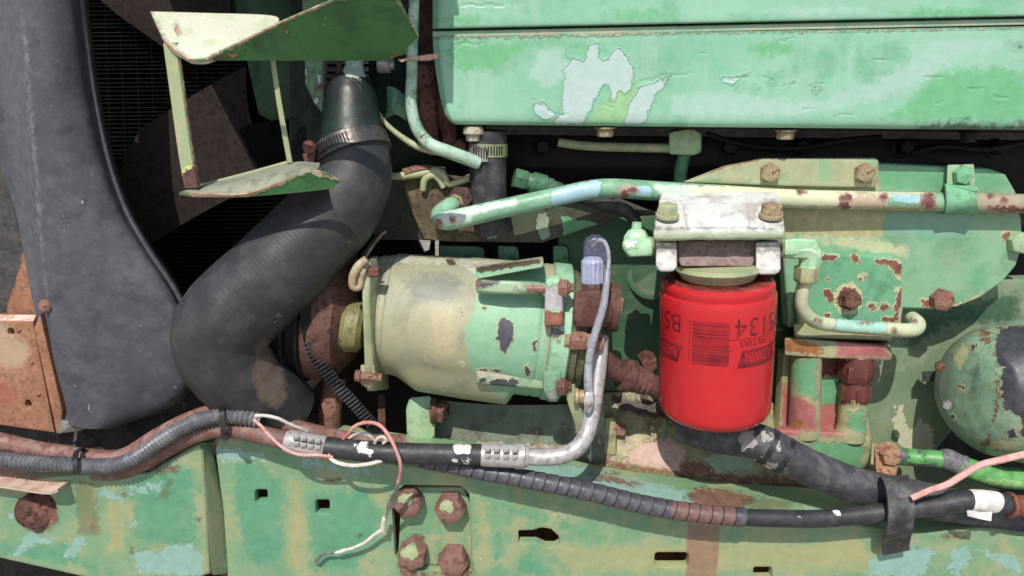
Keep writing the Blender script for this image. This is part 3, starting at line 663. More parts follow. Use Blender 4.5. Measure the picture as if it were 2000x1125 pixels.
# sloping ledge with rust and darker patches
eb.part('sump_ledge', surf([[(1135, 770, 120), (1250, 765, 120), (1400, 770, 120), (1560, 800, 115), (1720, 870, 105)], [(1140, 830, 85), (1250, 830, 82), (1400, 840, 80), (1540, 870, 75), (1720, 920, 70)], [(1150, 890, 45), (1260, 895, 40), (1400, 905, 36), (1540, 925, 30), (1740, 960, 30)], [(1150, 912, 35), (1260, 918, 28), (1400, 930, 22), (1540, 955, 18), (1740, 985, 18)], [(1150, 935, 36), (1260, 945, 30), (1400, 960, 24), (1540, 985, 20), (1740, 1015, 20)]], 14, 12, th=8), BLKPALE,
        layers={'lr': [[(1150, 880), (1250, 905), (1400, 918), (1500, 925), (1600, 940), (1600, 960), (1480, 950), (1330, 930), (1150, 910)], ell(1280, 810, 30, 16), ell(1190, 865, 14, 40), ell(1350, 915, 50, 20)],
                'lp': [[(1240, 865), (1310, 855), (1345, 880), (1330, 925), (1260, 915), (1215, 905)]],
                'lk': [[(1180, 765), (1290, 770), (1310, 800), (1420, 830), (1500, 860), (1480, 885), (1400, 870), (1300, 830), (1200, 810)], ell(1160, 880, 25, 40)], 'lg': [[(1370, 890), (1450, 880), (1480, 915), (1400, 925)]]})
eb.part('lug', hull([(1174, 816, 62), (1203, 816, 60), (1203, 890, 40), (1172, 888, 44), (1178, 812, 80), (1206, 812, 80), (1206, 880, 60)], 3), BLKPALE, layers={k: [] for k in ('lr', 'lp', 'lk', 'lg')})
eb.part('bolt', hexb((1200, 838, 66), 13, 22, (1, -.25, 0)), RUSTPINK)
single('lower_casting', 'dull grey green casting in shade under the compressor', 'engine casting',
       surf([[(840, 780, 60), (960, 790, 60), (1100, 790, 62), (1180, 780, 66)], [(838, 830, 45), (960, 835, 45), (1100, 838, 46), (1180, 830, 52)], [(835, 878, 30), (960, 878, 30), (1100, 885, 30), (1180, 900, 36)], [(835, 885, 45), (960, 890, 45), (1100, 900, 45), (1180, 915, 40)]], 10, 8, th=10),
       paint('oily_grey_green_paint', '#64725e', '#728069', '#57604f', s=20, rust=.2, dust=('#5b4738', .5), L=[dict(a='la', c=('#b9b2a0', '#8f7763'), amp=10, soft=6, h=.2)]), layers={'la': [[(930, 858), (1000, 864), (1120, 868), (1120, 890), (930, 880)]]})
# boss with the rusty bolt under the compressor
ms = Thing('mounting_boss', 'pale green mounting boss with a big rusty bolt under the compressor', 'engine mount', (820, 860, 30))
ms.part('boss', hull([(792, 800, 6), (800, 776, 10), (840, 772, 10), (848, 790, 6), (850, 850, 0), (836, 868, 0), (806, 866, 0), (794, 845, 2), (800, 780, 70), (850, 776, 70), (850, 868, 60), (800, 868, 60)], 5), PALEGREEN)
ms.part('bolt', join(lathe((842, 802, 10), (890, 802, 10), [(0, 24), (8, 26), (12, 24), (12, 0)], 24), hexb((848, 802, 12), 22, 26, (1, -.35, -.05), .2)), RUST)
# dark plates with flaking paint behind the main pipe
bp = Thing('flaking_bracket_plate', 'oily bracket plate with flaking green paint behind the long pale pipe', 'bracket', (960, 470, 100))
bp.part('rusty_end', surf([[(785, 344, 60), (830, 338, 58), (905, 345, 64), (935, 352, 72)], [(800, 400, 52), (850, 395, 50), (910, 400, 58), (935, 402, 66)], [(828, 466, 48), (870, 470, 48), (920, 472, 55), (940, 470, 66)]], 8, 8, th=12), rusty('olive_brown_grime', '#564a3a', '#64593f', '#4a342b', green=('#77705a', .4)))
bp.part('shaded_web', surf([[(725, 335, 110), (800, 338, 90), (850, 340, 85)], [(715, 400, 110), (800, 400, 84), (850, 400, 80)], [(735, 468, 112), (800, 468, 90), (850, 470, 85)]], 6, 6, th=8), paint('dark_olive_grime', '#3c3c32', '#474638', '#2e2b26', s=20, rough=.6, dust=('#57503f', .4)))
bp.part('lower_plate', plate([(860, 395), (1210, 388), (1290, 420), (1210, 425), (1060, 474), (860, 472)], 84, 14, bev=2, res=8), paint('flaking_green_plate', '#43523f', '#4a4a3a', '#38322b', s=20, rough=.6, dust=('#5c503d', .5), L=[dict(a='la', c=('#5f9468', '#6ba074'), amp=6, soft=1), dict(a='lb', c=('#7f8f74', '#93a387'), amp=5, soft=2)]),
        layers={'la': [[(1096, 420), (1180, 438), (1100, 466)], [(900, 388), (1000, 385), (960, 400)]], 'lb': [[(1050, 418), (1075, 412), (1072, 440), (1078, 465), (1052, 468), (1046, 440)], [(940, 445), (965, 450), (978, 468), (945, 470)]]})
bp.part('folded_strap', tube([(735, 346, 40, 5), (790, 343, 40, 8), (850, 335, 44, 9), (868, 345, 40, 7), (878, 360, 44, 6), (925, 345, 60, 8)], 7, 12, 5), CREAMGREEN)
bp.part('folded_strap', tube([(826, 372, 42, 6), (830, 350, 40, 7), (846, 342, 40, 7), (858, 352, 42, 6), (866, 366, 44, 6)], 6, 12, 5), CREAMGREEN)
bp.part('rust_flake', surf([[(785, 330, 40), (820, 322, 44), (868, 326, 50)], [(790, 340, 30), (830, 330, 34), (872, 336, 44)]], 6, 4, th=2), RUSTPINK)
bp.part('bolt', hexb((903, 387, 52), 26, 20, (-.2, -1, .15), .4), rusty('dark_brown_bolt', '#46332d', '#57423a', '#33241f'))

# front timing cover plate on the right
TC = paint('timing_cover_paint', '#75a781', '#83b18c', '#6a9c75', s=10, rough=.45, bump=.25, fine=.08, rust=.06, dust=('#a5a884', .35),
           L=[dict(a='lt', c=('#a89f74', '#b8b088'), amp=8, soft=6, h=.1), dict(a='lc', c=('#c3c49c', '#b4bb92'), amp=10, soft=14, h=0), dict(a='lg', c=('#5c9f70', '#66a97a'), amp=10, soft=14, h=0, f=.8), dict(a='lb', c=('#7fa398', '#88aca0'), amp=4, soft=3, h=.1, f=.45), dict(a='lr', c=('#7a4f45', '#8d6152'), amp=7, soft=2, h=.6, edge='#cdbf97', ew=1.5)])  # lb: blue-green paint with the pipe's shadow put in
tc = Thing('timing_cover', 'pale green bolted cover plate right of the red filter', 'engine cover', (1750, 600, 65))
arc = [(1935, 330), (1965, 340), (1985, 375), (1996, 430), (1998, 480), (1985, 520), (1958, 552), (1915, 582), (1870, 600), (1830, 605), (1765, 603)]
tc.part('cover_plate', plate([(1330, 372), (1400, 340), (1500, 322), (1730, 320)]+arc+[(1760, 640), (1540, 640), (1530, 500), (1335, 470)], 65, 34, bev=5, seg=3, res=8), TC,
        layers={'lt': [[(1500, 405), (1727, 410), (1733, 430), (1722, 448), (1740, 462), (1690, 470), (1560, 460), (1500, 470)], [(1700, 326), (1720, 326), (1722, 375), (1700, 375)]],
                'lc': [[(1530, 450), (1700, 460), (1780, 480), (1780, 510), (1700, 500), (1600, 480), (1530, 475)], [(1350, 345), (1700, 330), (1700, 380), (1350, 380)]],
                'lg': [[(1700, 330), (1740, 322), (1960, 340), (1980, 375), (1720, 375)], [(1885, 520), (1940, 500), (1930, 560), (1890, 580)], [(1780, 440), (1850, 430), (1840, 470), (1790, 480)]],
                'lb': [[(1722, 405), (1860, 408), (1910, 425), (1890, 465), (1730, 462)]], 'lr': [ell(1812, 592, 14, 8), ell(1968, 462, 10, 12), [(1850, 603), (1935, 575), (1945, 580), (1880, 612)]]})
for (x, y, r, m) in ((1987, 472, 23, PALEGREEN), (1836, 584, 23, RUSTPINK)):
    tc.part('bolt', hexb((x, y, 65), r, 17, (0, -1, .05), .3), m)
us = Thing('upper_cover_strip', 'cream green bolted strip along the top edge of the cover plate', 'plate', (1600, 360, 45))
STRIPG = paint('strip_cream_paint', '#a5ab85', '#b3b48d', '#8fae84', s=12, rough=.45, bump=.2, dust=('#8a7458', .25), L=[dict(a='lr', c=('#85604f', '#9a7763'), amp=8, soft=6, f=.8, h=.2)])
us.part('strip_plate', plate([(1338, 357), (1420, 325), (1492, 310), (1712, 309), (1718, 315), (1718, 355), (1706, 367), (1560, 365)], 46, 18, bev=4, res=10), STRIPG,
        layers={'lr': [[(1330, 350), (1420, 318), (1495, 305), (1715, 304), (1715, 311), (1495, 314), (1420, 332)], [(1680, 368), (1712, 362), (1722, 310), (1712, 312), (1706, 352)]]})
for x in (1502, 1686):
    us.part('bolt', hexb((x, 337, 46), 20, 14, (0, -1, 0), .0), PALEBOLT)

# square raised pad with the plug, and the pump stack below it
PAD = paint('pad_green_paint', '#63a077', '#6fab82', '#579069', s=16, rough=.42, bump=.25, rust=.0, L=[dict(a='lw', c=('#b9b68d', '#c6c19a'), amp=8, soft=3, h=.2), dict(a='lr', c=('#70463f', '#85584c'), amp=7, soft=1.5, h=.6, edge='#c2bd94', ew=1.3)])
fp = Thing('mounting_pad', 'square green pad spotted with rust around a plug, right of the red filter', 'mounting pad', (1660, 690, 30))
fp.part('pad_face', plate([(1575, 492), (1752, 500), (1764, 512), (1762, 640), (1750, 652), (1560, 650), (1556, 600)], 42, 30, bev=7, seg=3, res=5), PAD,
        layers={'lr': [[(1706, 506), (1755, 508), (1764, 520), (1760, 540), (1745, 530), (1735, 518), (1712, 514)], ell(1612, 504, 14, 5), ell(1628, 503, 6, 5), ell(1671, 505, 9, 7, 45), ell(1619, 578, 7, 13, -35), ell(1703, 601, 8, 10), ell(1726, 598, 5, 10, 30), ell(1683, 544, 5, 4), ell(1758, 580, 6, 22, 10), ell(1738, 625, 14, 6), ell(1656, 584, 21, 23), ell(1580, 567, 3, 4), ell(1616, 616, 6, 4), ell(1690, 535, 3, 3), ell(1613, 546, 2.5, 2.5), ell(1752, 612, 5, 20)],
                'lw': [ell(1655, 584, 31, 34), [(1715, 500), (1768, 505), (1768, 555), (1752, 550), (1742, 530)], [(1596, 495), (1640, 497), (1632, 510), (1600, 516)], [(1746, 560), (1768, 550), (1765, 655), (1745, 650), (1748, 610)], [(1556, 645), (1575, 610), (1600, 632), (1764, 646), (1764, 655), (1556, 655)]]})
fp.part('plug', hexb((1658, 584, 42), 18.5, 18, (0, -1, .1), .1, washer=20, wh=4), RUST)
RED_GLOW = dict(c=('#a54b54', '#b0626a'), soft=14, amp=6, h=.05, f=.85)  # red bounce off the filter, painted as soft patches
STK = paint('pump_olive_paint', '#9da079', '#adac83', '#8d9a72', s=18, rust=.25, rough=.45, dust=('#8a6a45', .35), L=[dict(RED_GLOW, a='lr'), dict(a='lg', c=('#629a6c', '#6fa678'), amp=9, soft=3, h=.3), dict(a='lo', c=('#8a5a36', '#a0703f'), amp=9, soft=6, h=.1), dict(a='lk', c=('#5e302c', '#6d3c34'), amp=6, soft=2, h=.3)])
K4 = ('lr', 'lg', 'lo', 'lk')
def lay(**k): return {q: k.get(q, []) for q in K4}
st = Thing('lift_pump', 'two legged olive pump housing with a painted red glow right of the red filter', 'pump', (1610, 900, 20))
st.part('neck_block', hull([(1548, 628, 36), (1744, 654, 36), (1738, 664, 34), (1552, 660, 34), (1552, 625, 110), (1748, 650, 110), (1740, 668, 110), (1552, 664, 110)], 4, res=10), STK, layers=lay())
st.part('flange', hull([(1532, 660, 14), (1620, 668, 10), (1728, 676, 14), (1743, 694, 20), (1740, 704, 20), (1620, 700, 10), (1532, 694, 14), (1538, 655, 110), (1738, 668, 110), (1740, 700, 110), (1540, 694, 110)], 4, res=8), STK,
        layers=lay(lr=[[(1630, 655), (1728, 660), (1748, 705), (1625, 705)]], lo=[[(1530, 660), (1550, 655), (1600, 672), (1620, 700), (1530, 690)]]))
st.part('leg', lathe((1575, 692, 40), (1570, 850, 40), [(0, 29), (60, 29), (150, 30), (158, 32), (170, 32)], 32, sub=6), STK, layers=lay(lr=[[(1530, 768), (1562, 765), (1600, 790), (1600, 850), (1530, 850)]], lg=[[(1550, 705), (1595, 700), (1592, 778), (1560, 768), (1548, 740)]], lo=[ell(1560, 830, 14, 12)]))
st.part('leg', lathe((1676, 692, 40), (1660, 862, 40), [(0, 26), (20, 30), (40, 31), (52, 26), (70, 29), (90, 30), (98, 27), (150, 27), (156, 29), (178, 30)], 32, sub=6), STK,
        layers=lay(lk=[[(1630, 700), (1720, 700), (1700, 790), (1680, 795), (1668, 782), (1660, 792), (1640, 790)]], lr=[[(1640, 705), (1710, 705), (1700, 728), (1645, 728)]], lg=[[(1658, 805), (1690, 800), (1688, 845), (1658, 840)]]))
st.part('hex_collar', hexb((1674, 712, 40), 33, 34, (-.03, 0, -1), .3), STK, layers=lay(lk=[[(1620, 690), (1720, 690), (1720, 800), (1620, 800)]]))
st.part('hex_collar', hexb((1670, 752, 40), 31, 30, (-.03, 0, -1), .7), STK, layers=lay(lk=[[(1620, 690), (1720, 690), (1720, 830), (1620, 830)]]))
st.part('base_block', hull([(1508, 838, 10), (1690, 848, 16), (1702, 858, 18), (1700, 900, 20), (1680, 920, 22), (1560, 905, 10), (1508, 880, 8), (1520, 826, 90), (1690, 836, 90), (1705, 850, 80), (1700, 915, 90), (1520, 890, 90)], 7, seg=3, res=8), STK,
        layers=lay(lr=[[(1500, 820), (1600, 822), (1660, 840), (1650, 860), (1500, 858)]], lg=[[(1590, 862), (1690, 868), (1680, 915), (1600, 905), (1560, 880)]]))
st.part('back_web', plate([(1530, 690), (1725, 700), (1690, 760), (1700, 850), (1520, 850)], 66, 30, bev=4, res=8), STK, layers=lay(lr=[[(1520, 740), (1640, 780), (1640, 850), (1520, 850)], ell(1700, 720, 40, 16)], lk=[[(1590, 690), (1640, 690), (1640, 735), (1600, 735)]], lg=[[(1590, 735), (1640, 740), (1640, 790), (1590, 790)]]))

# long pale pipe across the middle
PIPE = paint('long_pipe_pale_green_paint', '#7fae8d', '#8fbb9a', '#6f9f7c', s=16, rough=.38, bump=.25, fine=.08, L=[
    dict(a='lc', c=('#c9cba6', '#d4d2b2'), amp=6, soft=3, h=.3), dict(a='lw', c=('#b9cdbc', '#c5d6c5'), amp=4, soft=5, h=.1), dict(a='lb', c=('#9cbfc6', '#a9c9cd'), amp=3, soft=1, h=.4), dict(a='ly', c=('#a59a5f', '#b5a873'), amp=6, soft=4, h=.1), dict(a='lf', c=('#a98a78', '#b59a84'), amp=14, soft=9, h=.2, f=.75), dict(a='lr', c=('#6b4444', '#80564e'), amp=7, soft=3, h=.5, edge='#b0907e', ew=1.6)])
KP = {'lc': [[(1330, 360), (1480, 362), (1830, 370), (1830, 382), (1735, 388), (1735, 412), (1500, 412), (1330, 400)]],
      'lw': [[(845, 420), (890, 405), (1010, 385), (1012, 400), (925, 422), (920, 440), (845, 446)], [(1270, 358), (1350, 360), (1350, 385), (1290, 385)]],
      'lb': [[(1076, 372), (1165, 350), (1176, 355), (1170, 385), (1078, 402)], [(1742, 378), (1800, 380), (1798, 398), (1745, 394)], [(1238, 362), (1275, 362), (1270, 385), (1240, 385)]],
      'lf': [[(1905, 370), (2060, 375), (2060, 425), (1905, 420)], [(1640, 375), (1735, 376), (1735, 415), (1640, 412)], ell(1222, 372, 26, 18), [(1540, 402), (1830, 405), (1830, 416), (1540, 412)]], 'ly': [[(1700, 402), (1830, 402), (1830, 415), (1700, 415)]],
      'lr': [ell(1232, 372, 12, 6), ell(1222, 378, 5, 10), ell(1650, 402, 10, 8), ell(1652, 386, 14, 7), [(1796, 400), (1805, 378), (1825, 374), (1826, 405), (1810, 412)], ell(1725, 385, 8, 6), ell(1565, 372, 10, 4), ell(1935, 380, 8, 7), ell(1960, 390, 10, 8), [(1930, 402), (2010, 405), (2010, 418), (1930, 412)], ell(884, 430, 4, 4), ell(858, 436, 5, 6, 40)]}
mp = Thing('long_coolant_pipe', 'long pale green pipe running across the engine behind the filter head', 'pipe', (1300, 400, 40))
mp.part('pipe_run', tube([(898, 392, 52, 14), (880, 402, 36, 17), (862, 419, 22, 20), (866, 429, 10, 20), (890, 428, 4, 19.5), (960, 412, 4, 19), (1080, 386, 10, 18.5), (1150, 371, 16, 18.5), (1200, 368, 20, 19), (1300, 374, 24, 19), (1420, 381, 28, 19), (1540, 388, 32, 18.5), (1700, 392, 38, 18.5), (1860, 395, 42, 18.5), (2060, 399, 44, 19)], 19, 28, 4), PIPE, layers=KP)
mp.part('collar', join(ring((893, 395, 46), (905, 385, 62), 8, 20, 16)), PALEBOLT)
pc = Thing('pipe_clamp', 'bright green saddle clamp holding the long pipe to the cover plate', 'pipe clamp', (1875, 395, 25))
CLG = paint('clamp_green_paint', '#6fae82', '#80bb91', '#5f9a70', s=25, rust=.06, rough=.4)
pc.part('saddle', strip([(1876, 362, 52), (1876, 366, 30), (1876, 376, 22), (1877, 392, 18), (1877, 408, 26), (1876, 414, 44), (1876, 416, 60)], (1, 0, 0), 58, 4, 3), CLG)
pc.part('tab', hull([(1850, 322, 50), (1902, 320, 50), (1906, 372, 50), (1848, 372, 50), (1850, 322, 64), (1902, 320, 64), (1906, 372, 64), (1848, 372, 64)], 2), PALEGREEN)
pc.part('bolt', hexb((1877, 341, 50), 19, 15, (0, -1, 0), .25), CLG)

# vertical coolant hose with its clamp
vh = Thing('short_coolant_hose', 'short upright black coolant hose below the left end of the hood', 'hose', (955, 440, 60))
vh.part('hose_wall', tube([(955, 255, 52, 36), (954, 300, 52, 36), (953, 350, 52, 36), (956, 400, 54, 37), (965, 452, 58, 38)], 36, 36, 5, wob=.02), BLACKRUB)
vh2 = Thing('band_clamp', 'slotted steel band clamp around the short upright black hose', 'hose clamp', (955, 292, 52))
A_ = A3((954, 279, 52)); ZN = (A3((953, 310, 52))-A_).normalized()
vh2.part('band', lathe(A_, A_+ZN, [(0, 36), (0, 38), (25, 38.5), (25, 36)], 48), paint('greenish_band', '#8b9b6c', '#9fae80', '#6d7a58', s=40, metal=.3, rough=.4))
vh2.part('band_end', strip([(916, 290, 40), (922, 296, 24), (932, 299, 16), (944, 301, 13), (950, 300, 12)], (0, .1, 1), 30, 2.5, 3), ZINC)
bms = []; ks = scl(A_)
for k in range(9):
    an = math.radians(-24+k*8.5)
    if k < 2: continue
    o = Vector((math.sin(an), -math.cos(an), 0)); tg = Vector((math.cos(an), math.sin(an), 0)); p = A_+ZN*(12.5*ks)+o*(38.4*ks)
    q = bmesh.new(); bmesh.ops.create_cube(q, size=1)
    for v in q.verts: v.co = p+tg*(v.co.x*2.4*ks)+o*(v.co.y*1.2*ks)+ZN*(v.co.z*17*ks)
    bms.append(q)
for k in range(6):
    x = 922+k*5; p = at(x+3, 293+k*1.6, 17-k*1.0)
    q = bmesh.new(); bmesh.ops.create_cube(q, size=1)
    for v in q.verts: v.co = p+Vector((v.co.x*1.9, v.co.y*7, v.co.z*19))*ks
    bms.append(q)
vh2.part('worm_slot', join(*bms), GREASE, kind='stuff')
# brass style green fitting and the small hose behind the pipe
ft = Thing('green_hose_fitting', 'dark green hexagonal hose fitting above the long pipe beside the upright hose', 'hose fitting', (1050, 350, 70))
FIT = paint('fitting_green_paint', '#3f6e4e', '#4d7d5c', '#36604a', s=30, rust=.05)
fa, fb = A3((1005, 347, 62)), A3((1105, 374, 76)); fd = (fb-fa).normalized()
ft.part('hex_nut', hexb(fa, 20, 26, fd, .3), FIT)
ft.part('sleeve', lathe(fa, fb, [(24, 0), (24, 16), (34, 18), (36, 21), (62, 21), (64, 18), (76, 18), (78, 15), (96, 14), (96, 0)], 24), FIT)
ft.part('hose_tail', tube([(1100, 372, 76, 14), (1160, 392, 80, 14), (1210, 405, 78, 13.5), (1236, 424, 72, 12), (1244, 440, 66, 11)], 13, 18, 5), BLACKRUB)
# pipe under the hood
up = Thing('bracketed_return_pipe', 'dim pale pipe with an elbow in the dark gap under the hood', 'pipe', (1250, 290, 110))
up.part('pipe_run', tube([(1090, 278, 110), (1160, 286, 105), (1330, 290, 100)], 9, 14, 6), CREAMGREEN)
up.part('elbow', hull([(1306, 258, 90), (1352, 250, 88), (1370, 262, 90), (1370, 294, 90), (1355, 304, 90), (1306, 302, 90), (1310, 252, 140), (1370, 256, 140), (1370, 300, 140), (1310, 300, 140)], 5), PALEGREEN)
up.part('drop_pipe', tube([(1338, 296, 115), (1330, 330, 115), (1328, 372, 110)], 13, 14, 6), MIDGREEN)

# ================================================================ RED FILTER
HEADW = paint('flaking_white_alloy', '#cfcdc8', '#dbd9d4', '#bcb9b2', s=22, rough=.75, bump=1.6, fine=.1, rust=0, dust=('#a89a8f', .35), L=[dict(a='lg', c=('#b7c0a0', '#a3b594'), amp=6, soft=4, h=.3), dict(a='lp', c=('#b0a098', '#bfb0a8'), amp=8, soft=3, h=.6), dict(a='ld', c=('#8e8880', '#a39c94'), amp=7, soft=2, h=.3)])
fh = Thing('filter_head', 'white flaking cast filter head bolted above the red canister', 'filter head', (1400, 500, -50))
LH = {'lg': [[(1268, 452), (1536, 449), (1540, 475), (1265, 478)]], 'lp': [[(1456, 400), (1480, 398), (1478, 428), (1458, 428)], ell(1500, 398, 20, 6)], 'ld': [[(1275, 438), (1360, 440), (1350, 448), (1275, 450)], [(1460, 440), (1532, 438), (1532, 448), (1456, 448)], ell(1300, 404, 12, 4)]}
fh.part('head_body', rough_up(hull([(1292, 376, 12), (1518, 373, 12), (1284, 400, -42), (1528, 398, -42), (1283, 425, -82), (1530, 423, -82), (1275, 455, -128), (1533, 452, -128), (1276, 470, -126), (1532, 467, -126), (1300, 470, 20), (1510, 468, 20)], 5, seg=3, res=7), 1.6, 90), HEADW, layers=LH)
fh.part('raised_center', rough_up(hull([(1330, 388, -24), (1456, 387, -24), (1345, 440, -118), (1462, 439, -118), (1325, 382, -4), (1460, 381, -4), (1340, 448, -118), (1466, 446, -118), (1400, 460, -90)], 4, seg=2, res=7), 1.4, 120), HEADW, layers={k: [] for k in LH})
for x0, x1, yb in ((1281, 1322, 531), (1476, 1524, 537)):
    fh.part('lug', rough_up(hull([(x0, 474, -108), (x1, 473, -108), (x1, yb-8, -118), (x1-10, yb, -118), (x0+8, yb, -118), (x0, yb-10, -118), (x0, 468, -40), (x1, 468, -40), (x1, yb-6, -60), (x0, yb-6, -60)], 6, seg=3, res=8), 1.2, 100), HEADW, layers={k: ([[(x0-3, 476), (x1+3, 476), (x1+3, 492), (x0-3, 492)]] if k == 'ld' else []) for k in LH})
fh.part('web', hull([(1322, 470, -78), (1478, 470, -78), (1478, 505, -84), (1470, 520, -104), (1330, 520, -104), (1322, 505, -84), (1322, 470, 10), (1478, 470, 10), (1478, 520, 10), (1322, 520, 10)], 3, res=8), rusty('primer_brown_casting', '#84706a', '#927f78', '#6d5c55'))
fh.part('neck', lathe((1402, 512, -60), (1401, 545, -60), [(0, 60), (0, 84), (10, 86), (22, 74), (30, 70), (34, 60)], 48), CREAMGREEN)
for x, y, m in ((1303, 424, CREAMGREEN), (1505, 424, PALEBOLT)):
    fh.part('bolt', join(hexb((x, y, -88), 21, 19, (0, -.16, 1), .35, washer=23, wh=7)), m)
# left brass elbow
EL = paint('elbow_mint_paint', '#9bcf9f', '#aedbb0', '#c5dcb8', s=30, rust=.05, rough=.4, L=[dict(a='lw', c=('#e6e6dc', '#dfe3d3'), amp=4, soft=2)])
e1 = Thing('mint_elbow_fitting', 'mint green angular elbow fitting on the left side of the filter head', 'pipe fitting', (1245, 490, -50))
e1.part('body', hull([(1216, 470, -90), (1272, 466, -92), (1276, 499, -94), (1230, 502, -90), (1214, 484, -84), (1224, 460, -20), (1276, 462, -20), (1276, 500, -20), (1226, 502, -20)], 4), EL, layers={'lw': [[(1218, 470), (1262, 466), (1258, 486), (1222, 488)]]})
e1.part('upright', lathe((1242, 482, -50), (1244, 440, -48), [(0, 22), (10, 25), (20, 24), (32, 17), (36, 10), (48, 9.5), (48, 0)], 8), EL, layers={'lw': []})
e1.part('thread', join(*[ring((1272+k*4, 482, -52), (1290+k*4, 482, -52), 8, 19, 3.4) for k in range(4)]), CREAMGREEN)
# right elbow, nut and the bent pipe
e2 = Thing('green_elbow_fitting', 'green elbow fitting with a nut on the right side of the filter head', 'pipe fitting', (1570, 520, -50))
e2.part('body', join(tube([(1528, 486, -52, 18), (1550, 486, -52, 20), (1574, 487, -51, 21), (1583, 496, -50, 21), (1581, 512, -49, 20), (1578, 528, -48, 19)], 20, 8, 12), hull([(1532, 468, -72), (1590, 468, -70), (1598, 476, -66), (1598, 492, -66), (1532, 500, -72), (1532, 468, -34), (1596, 470, -34), (1596, 500, -34), (1532, 500, -34)], 5, seg=3)), EL, layers={'lw': [ell(1557, 476, 11, 6)]})
e2.part('nut', hexb((1577, 522, -48), 24, 30, (0, 0, -1), .3), CREAMGREEN)
e2.part('thread', join(*[ring((1526+k*4, 485, -52), (1540+k*4, 485, -52), 8, 18, 3.4) for k in range(3)]), CREAMGREEN)
single('bent_outlet_pipe', 'small cream green pipe bending from the right elbow across the square pad', 'pipe',
       tube([(1577, 545, -46, 12), (1568, 570, -44, 12.5), (1566, 596, -38, 13), (1578, 618, -28, 13.5), (1602, 631, -16, 13.5), (1650, 637, -8, 13.5), (1720, 642, -4, 13.5), (1768, 645, -2, 14), (1788, 642, 6, 14.5), (1792, 632, 22, 14.5), (1782, 622, 60, 14)], 13, 20, 4),
       paint('bent_pipe_paint', '#bcc19b', '#c9caa6', '#a3bb98', s=26, rust=.12, rough=.38, L=[dict(a='lb', c=('#93c3ac', '#a8cfc0'), amp=5, soft=2), dict(a='lr', c=('#8a6058', '#9b7468'), amp=6, soft=3)]),
       layers={'lb': [[(1630, 620), (1730, 628), (1735, 650), (1632, 648)]], 'lr': [ell(1596, 626, 10, 7), ell(1747, 646, 5, 7), ell(1782, 626, 10, 6), ell(1690, 630, 20, 4)]})
# the canister
RED = paint('glossy_red_filter_paint', '#bd232a', '#c4272e', None, s=5, rough=.24, bump=.05, fine=.015, hi=.5, wear=0, dust=('#b5403e', .2))
FA, FB = A3((1402, 546, -60)), A3((1394, 813, -60)); fk = scl(FA); fL = (FB-FA).length/fk
FAX = (FB-FA).normalized(); FR = (Vector((0, -1, 0))-FAX*FAX.dot(Vector((0, -1, 0)))).normalized(); RTV = Vector((1, 0, 0)); RTV = (RTV-FAX*FAX.dot(RTV)-FR*FR.dot(RTV)).normalized()
R0 = 111.5
of = Thing('oil_filter', 'bright red spin-on filter canister with dark upside-down lettering', 'oil filter', (1394, 840, -60))
prof = [(-2, 78), (-2, 100), (2, 106), (6, 107.5), (15, 107.5), (17, 106.8), (20, 107), (22, 110), (26, R0), (60, R0)]+[(60+(fL-95)*k/6, R0-k*.15) for k in range(1, 7)]
e0 = prof[-1][0]; r1 = prof[-1][1]
prof += [(e0+30*math.sin(a), r1-34*(1-math.cos(a))) for a in [math.radians(15*k) for k in range(1, 6)]]
prof += [(e0+31, r1-50), (e0+33, 40), (e0+33, 0)]
of.part('canister', lathe(FA, FB, prof, 96), RED)
of.part('rolled_seam', lathe(FA, FB, [(-3, 84), (-3, 99), (-1, 101), (1, 99), (1, 84), (-3, 84)], 64), rusty('rust_tinged_red', '#7a2e24', '#93443a', '#5a241e'))
PRINT = paint('dark_maroon_print', '#651520', '#8c222b', None, s=60, rough=.4, bump=.02, fine=.05, wear=0)
def cyl(theta, y, h=.5): # point on the canister: angle (rad, right positive), px distance along the axis from the top, lift px
    return FA+FAX*(y*fk)+(FR*math.cos(theta)+RTV*math.sin(theta))*((R0+h)*fk)
def wrap_flat(bm, h):
    for it in range(60):
        es = [e for e in bm.edges if abs(e.verts[0].co.x-e.verts[1].co.x) > 5]
        if not es: break
        bmesh.ops.subdivide_edges(bm, edges=es, cuts=1)
        bmesh.ops.triangulate(bm, faces=[f for f in bm.faces if len(f.verts) > 4])
    for v in bm.verts: v.co = cyl(v.co.x/R0, v.co.y, h)
    bmesh.ops.recalc_face_normals(bm, faces=bm.faces)
    return bm
def textflat(txt, height, xright_end_left, ytop, sx=1.0, bold=0.0, shear=0.0, spacing=1.0):
    """upside-down text: last letter sits at the left end x; ytop = px from the canister top to the (inverted) baseline"""
    cu = bpy.data.curves.new('t', 'FONT'); cu.body = txt; cu.size = 1; cu.offset = bold; cu.shear = shear; cu.space_character = spacing; cu.resolution_u = 3
    ob = bpy.data.objects.new('t', cu); COL.objects.link(ob)
    dg = bpy.context.evaluated_depsgraph_get(); dg.update()
    me = bpy.data.meshes.new_from_object(ob.evaluated_get(dg)); bm = bmesh.new(); bm.from_mesh(me)
    bpy.data.objects.remove(ob); bpy.data.curves.remove(cu); bpy.data.meshes.remove(me)
    xs = [v.co.x for v in bm.verts]; x1 = max(xs); k = height/.70
    for v in bm.verts: v.co = Vector((xright_end_left+(x1-v.co.x)*k*sx, ytop+v.co.y*k, 0))
    return bm, (x1-min(xs))*k*sx
def poly(pts):
    bm = bmesh.new(); bm.faces.new([bm.verts.new((x, y, 0)) for x, y in pts]); return bm
rad = math.radians
def fy(py): return (py-571)*1.075-14          # photo row on the front of the can -> px from the top
for x0 in (rad(2)*R0, rad(-47)*R0-135):
    b, wd = textflat('B5134', 36, x0, fy(628), 1.0, .0)
    of.part('part_number', wrap_flat(b, .35), PRINT)
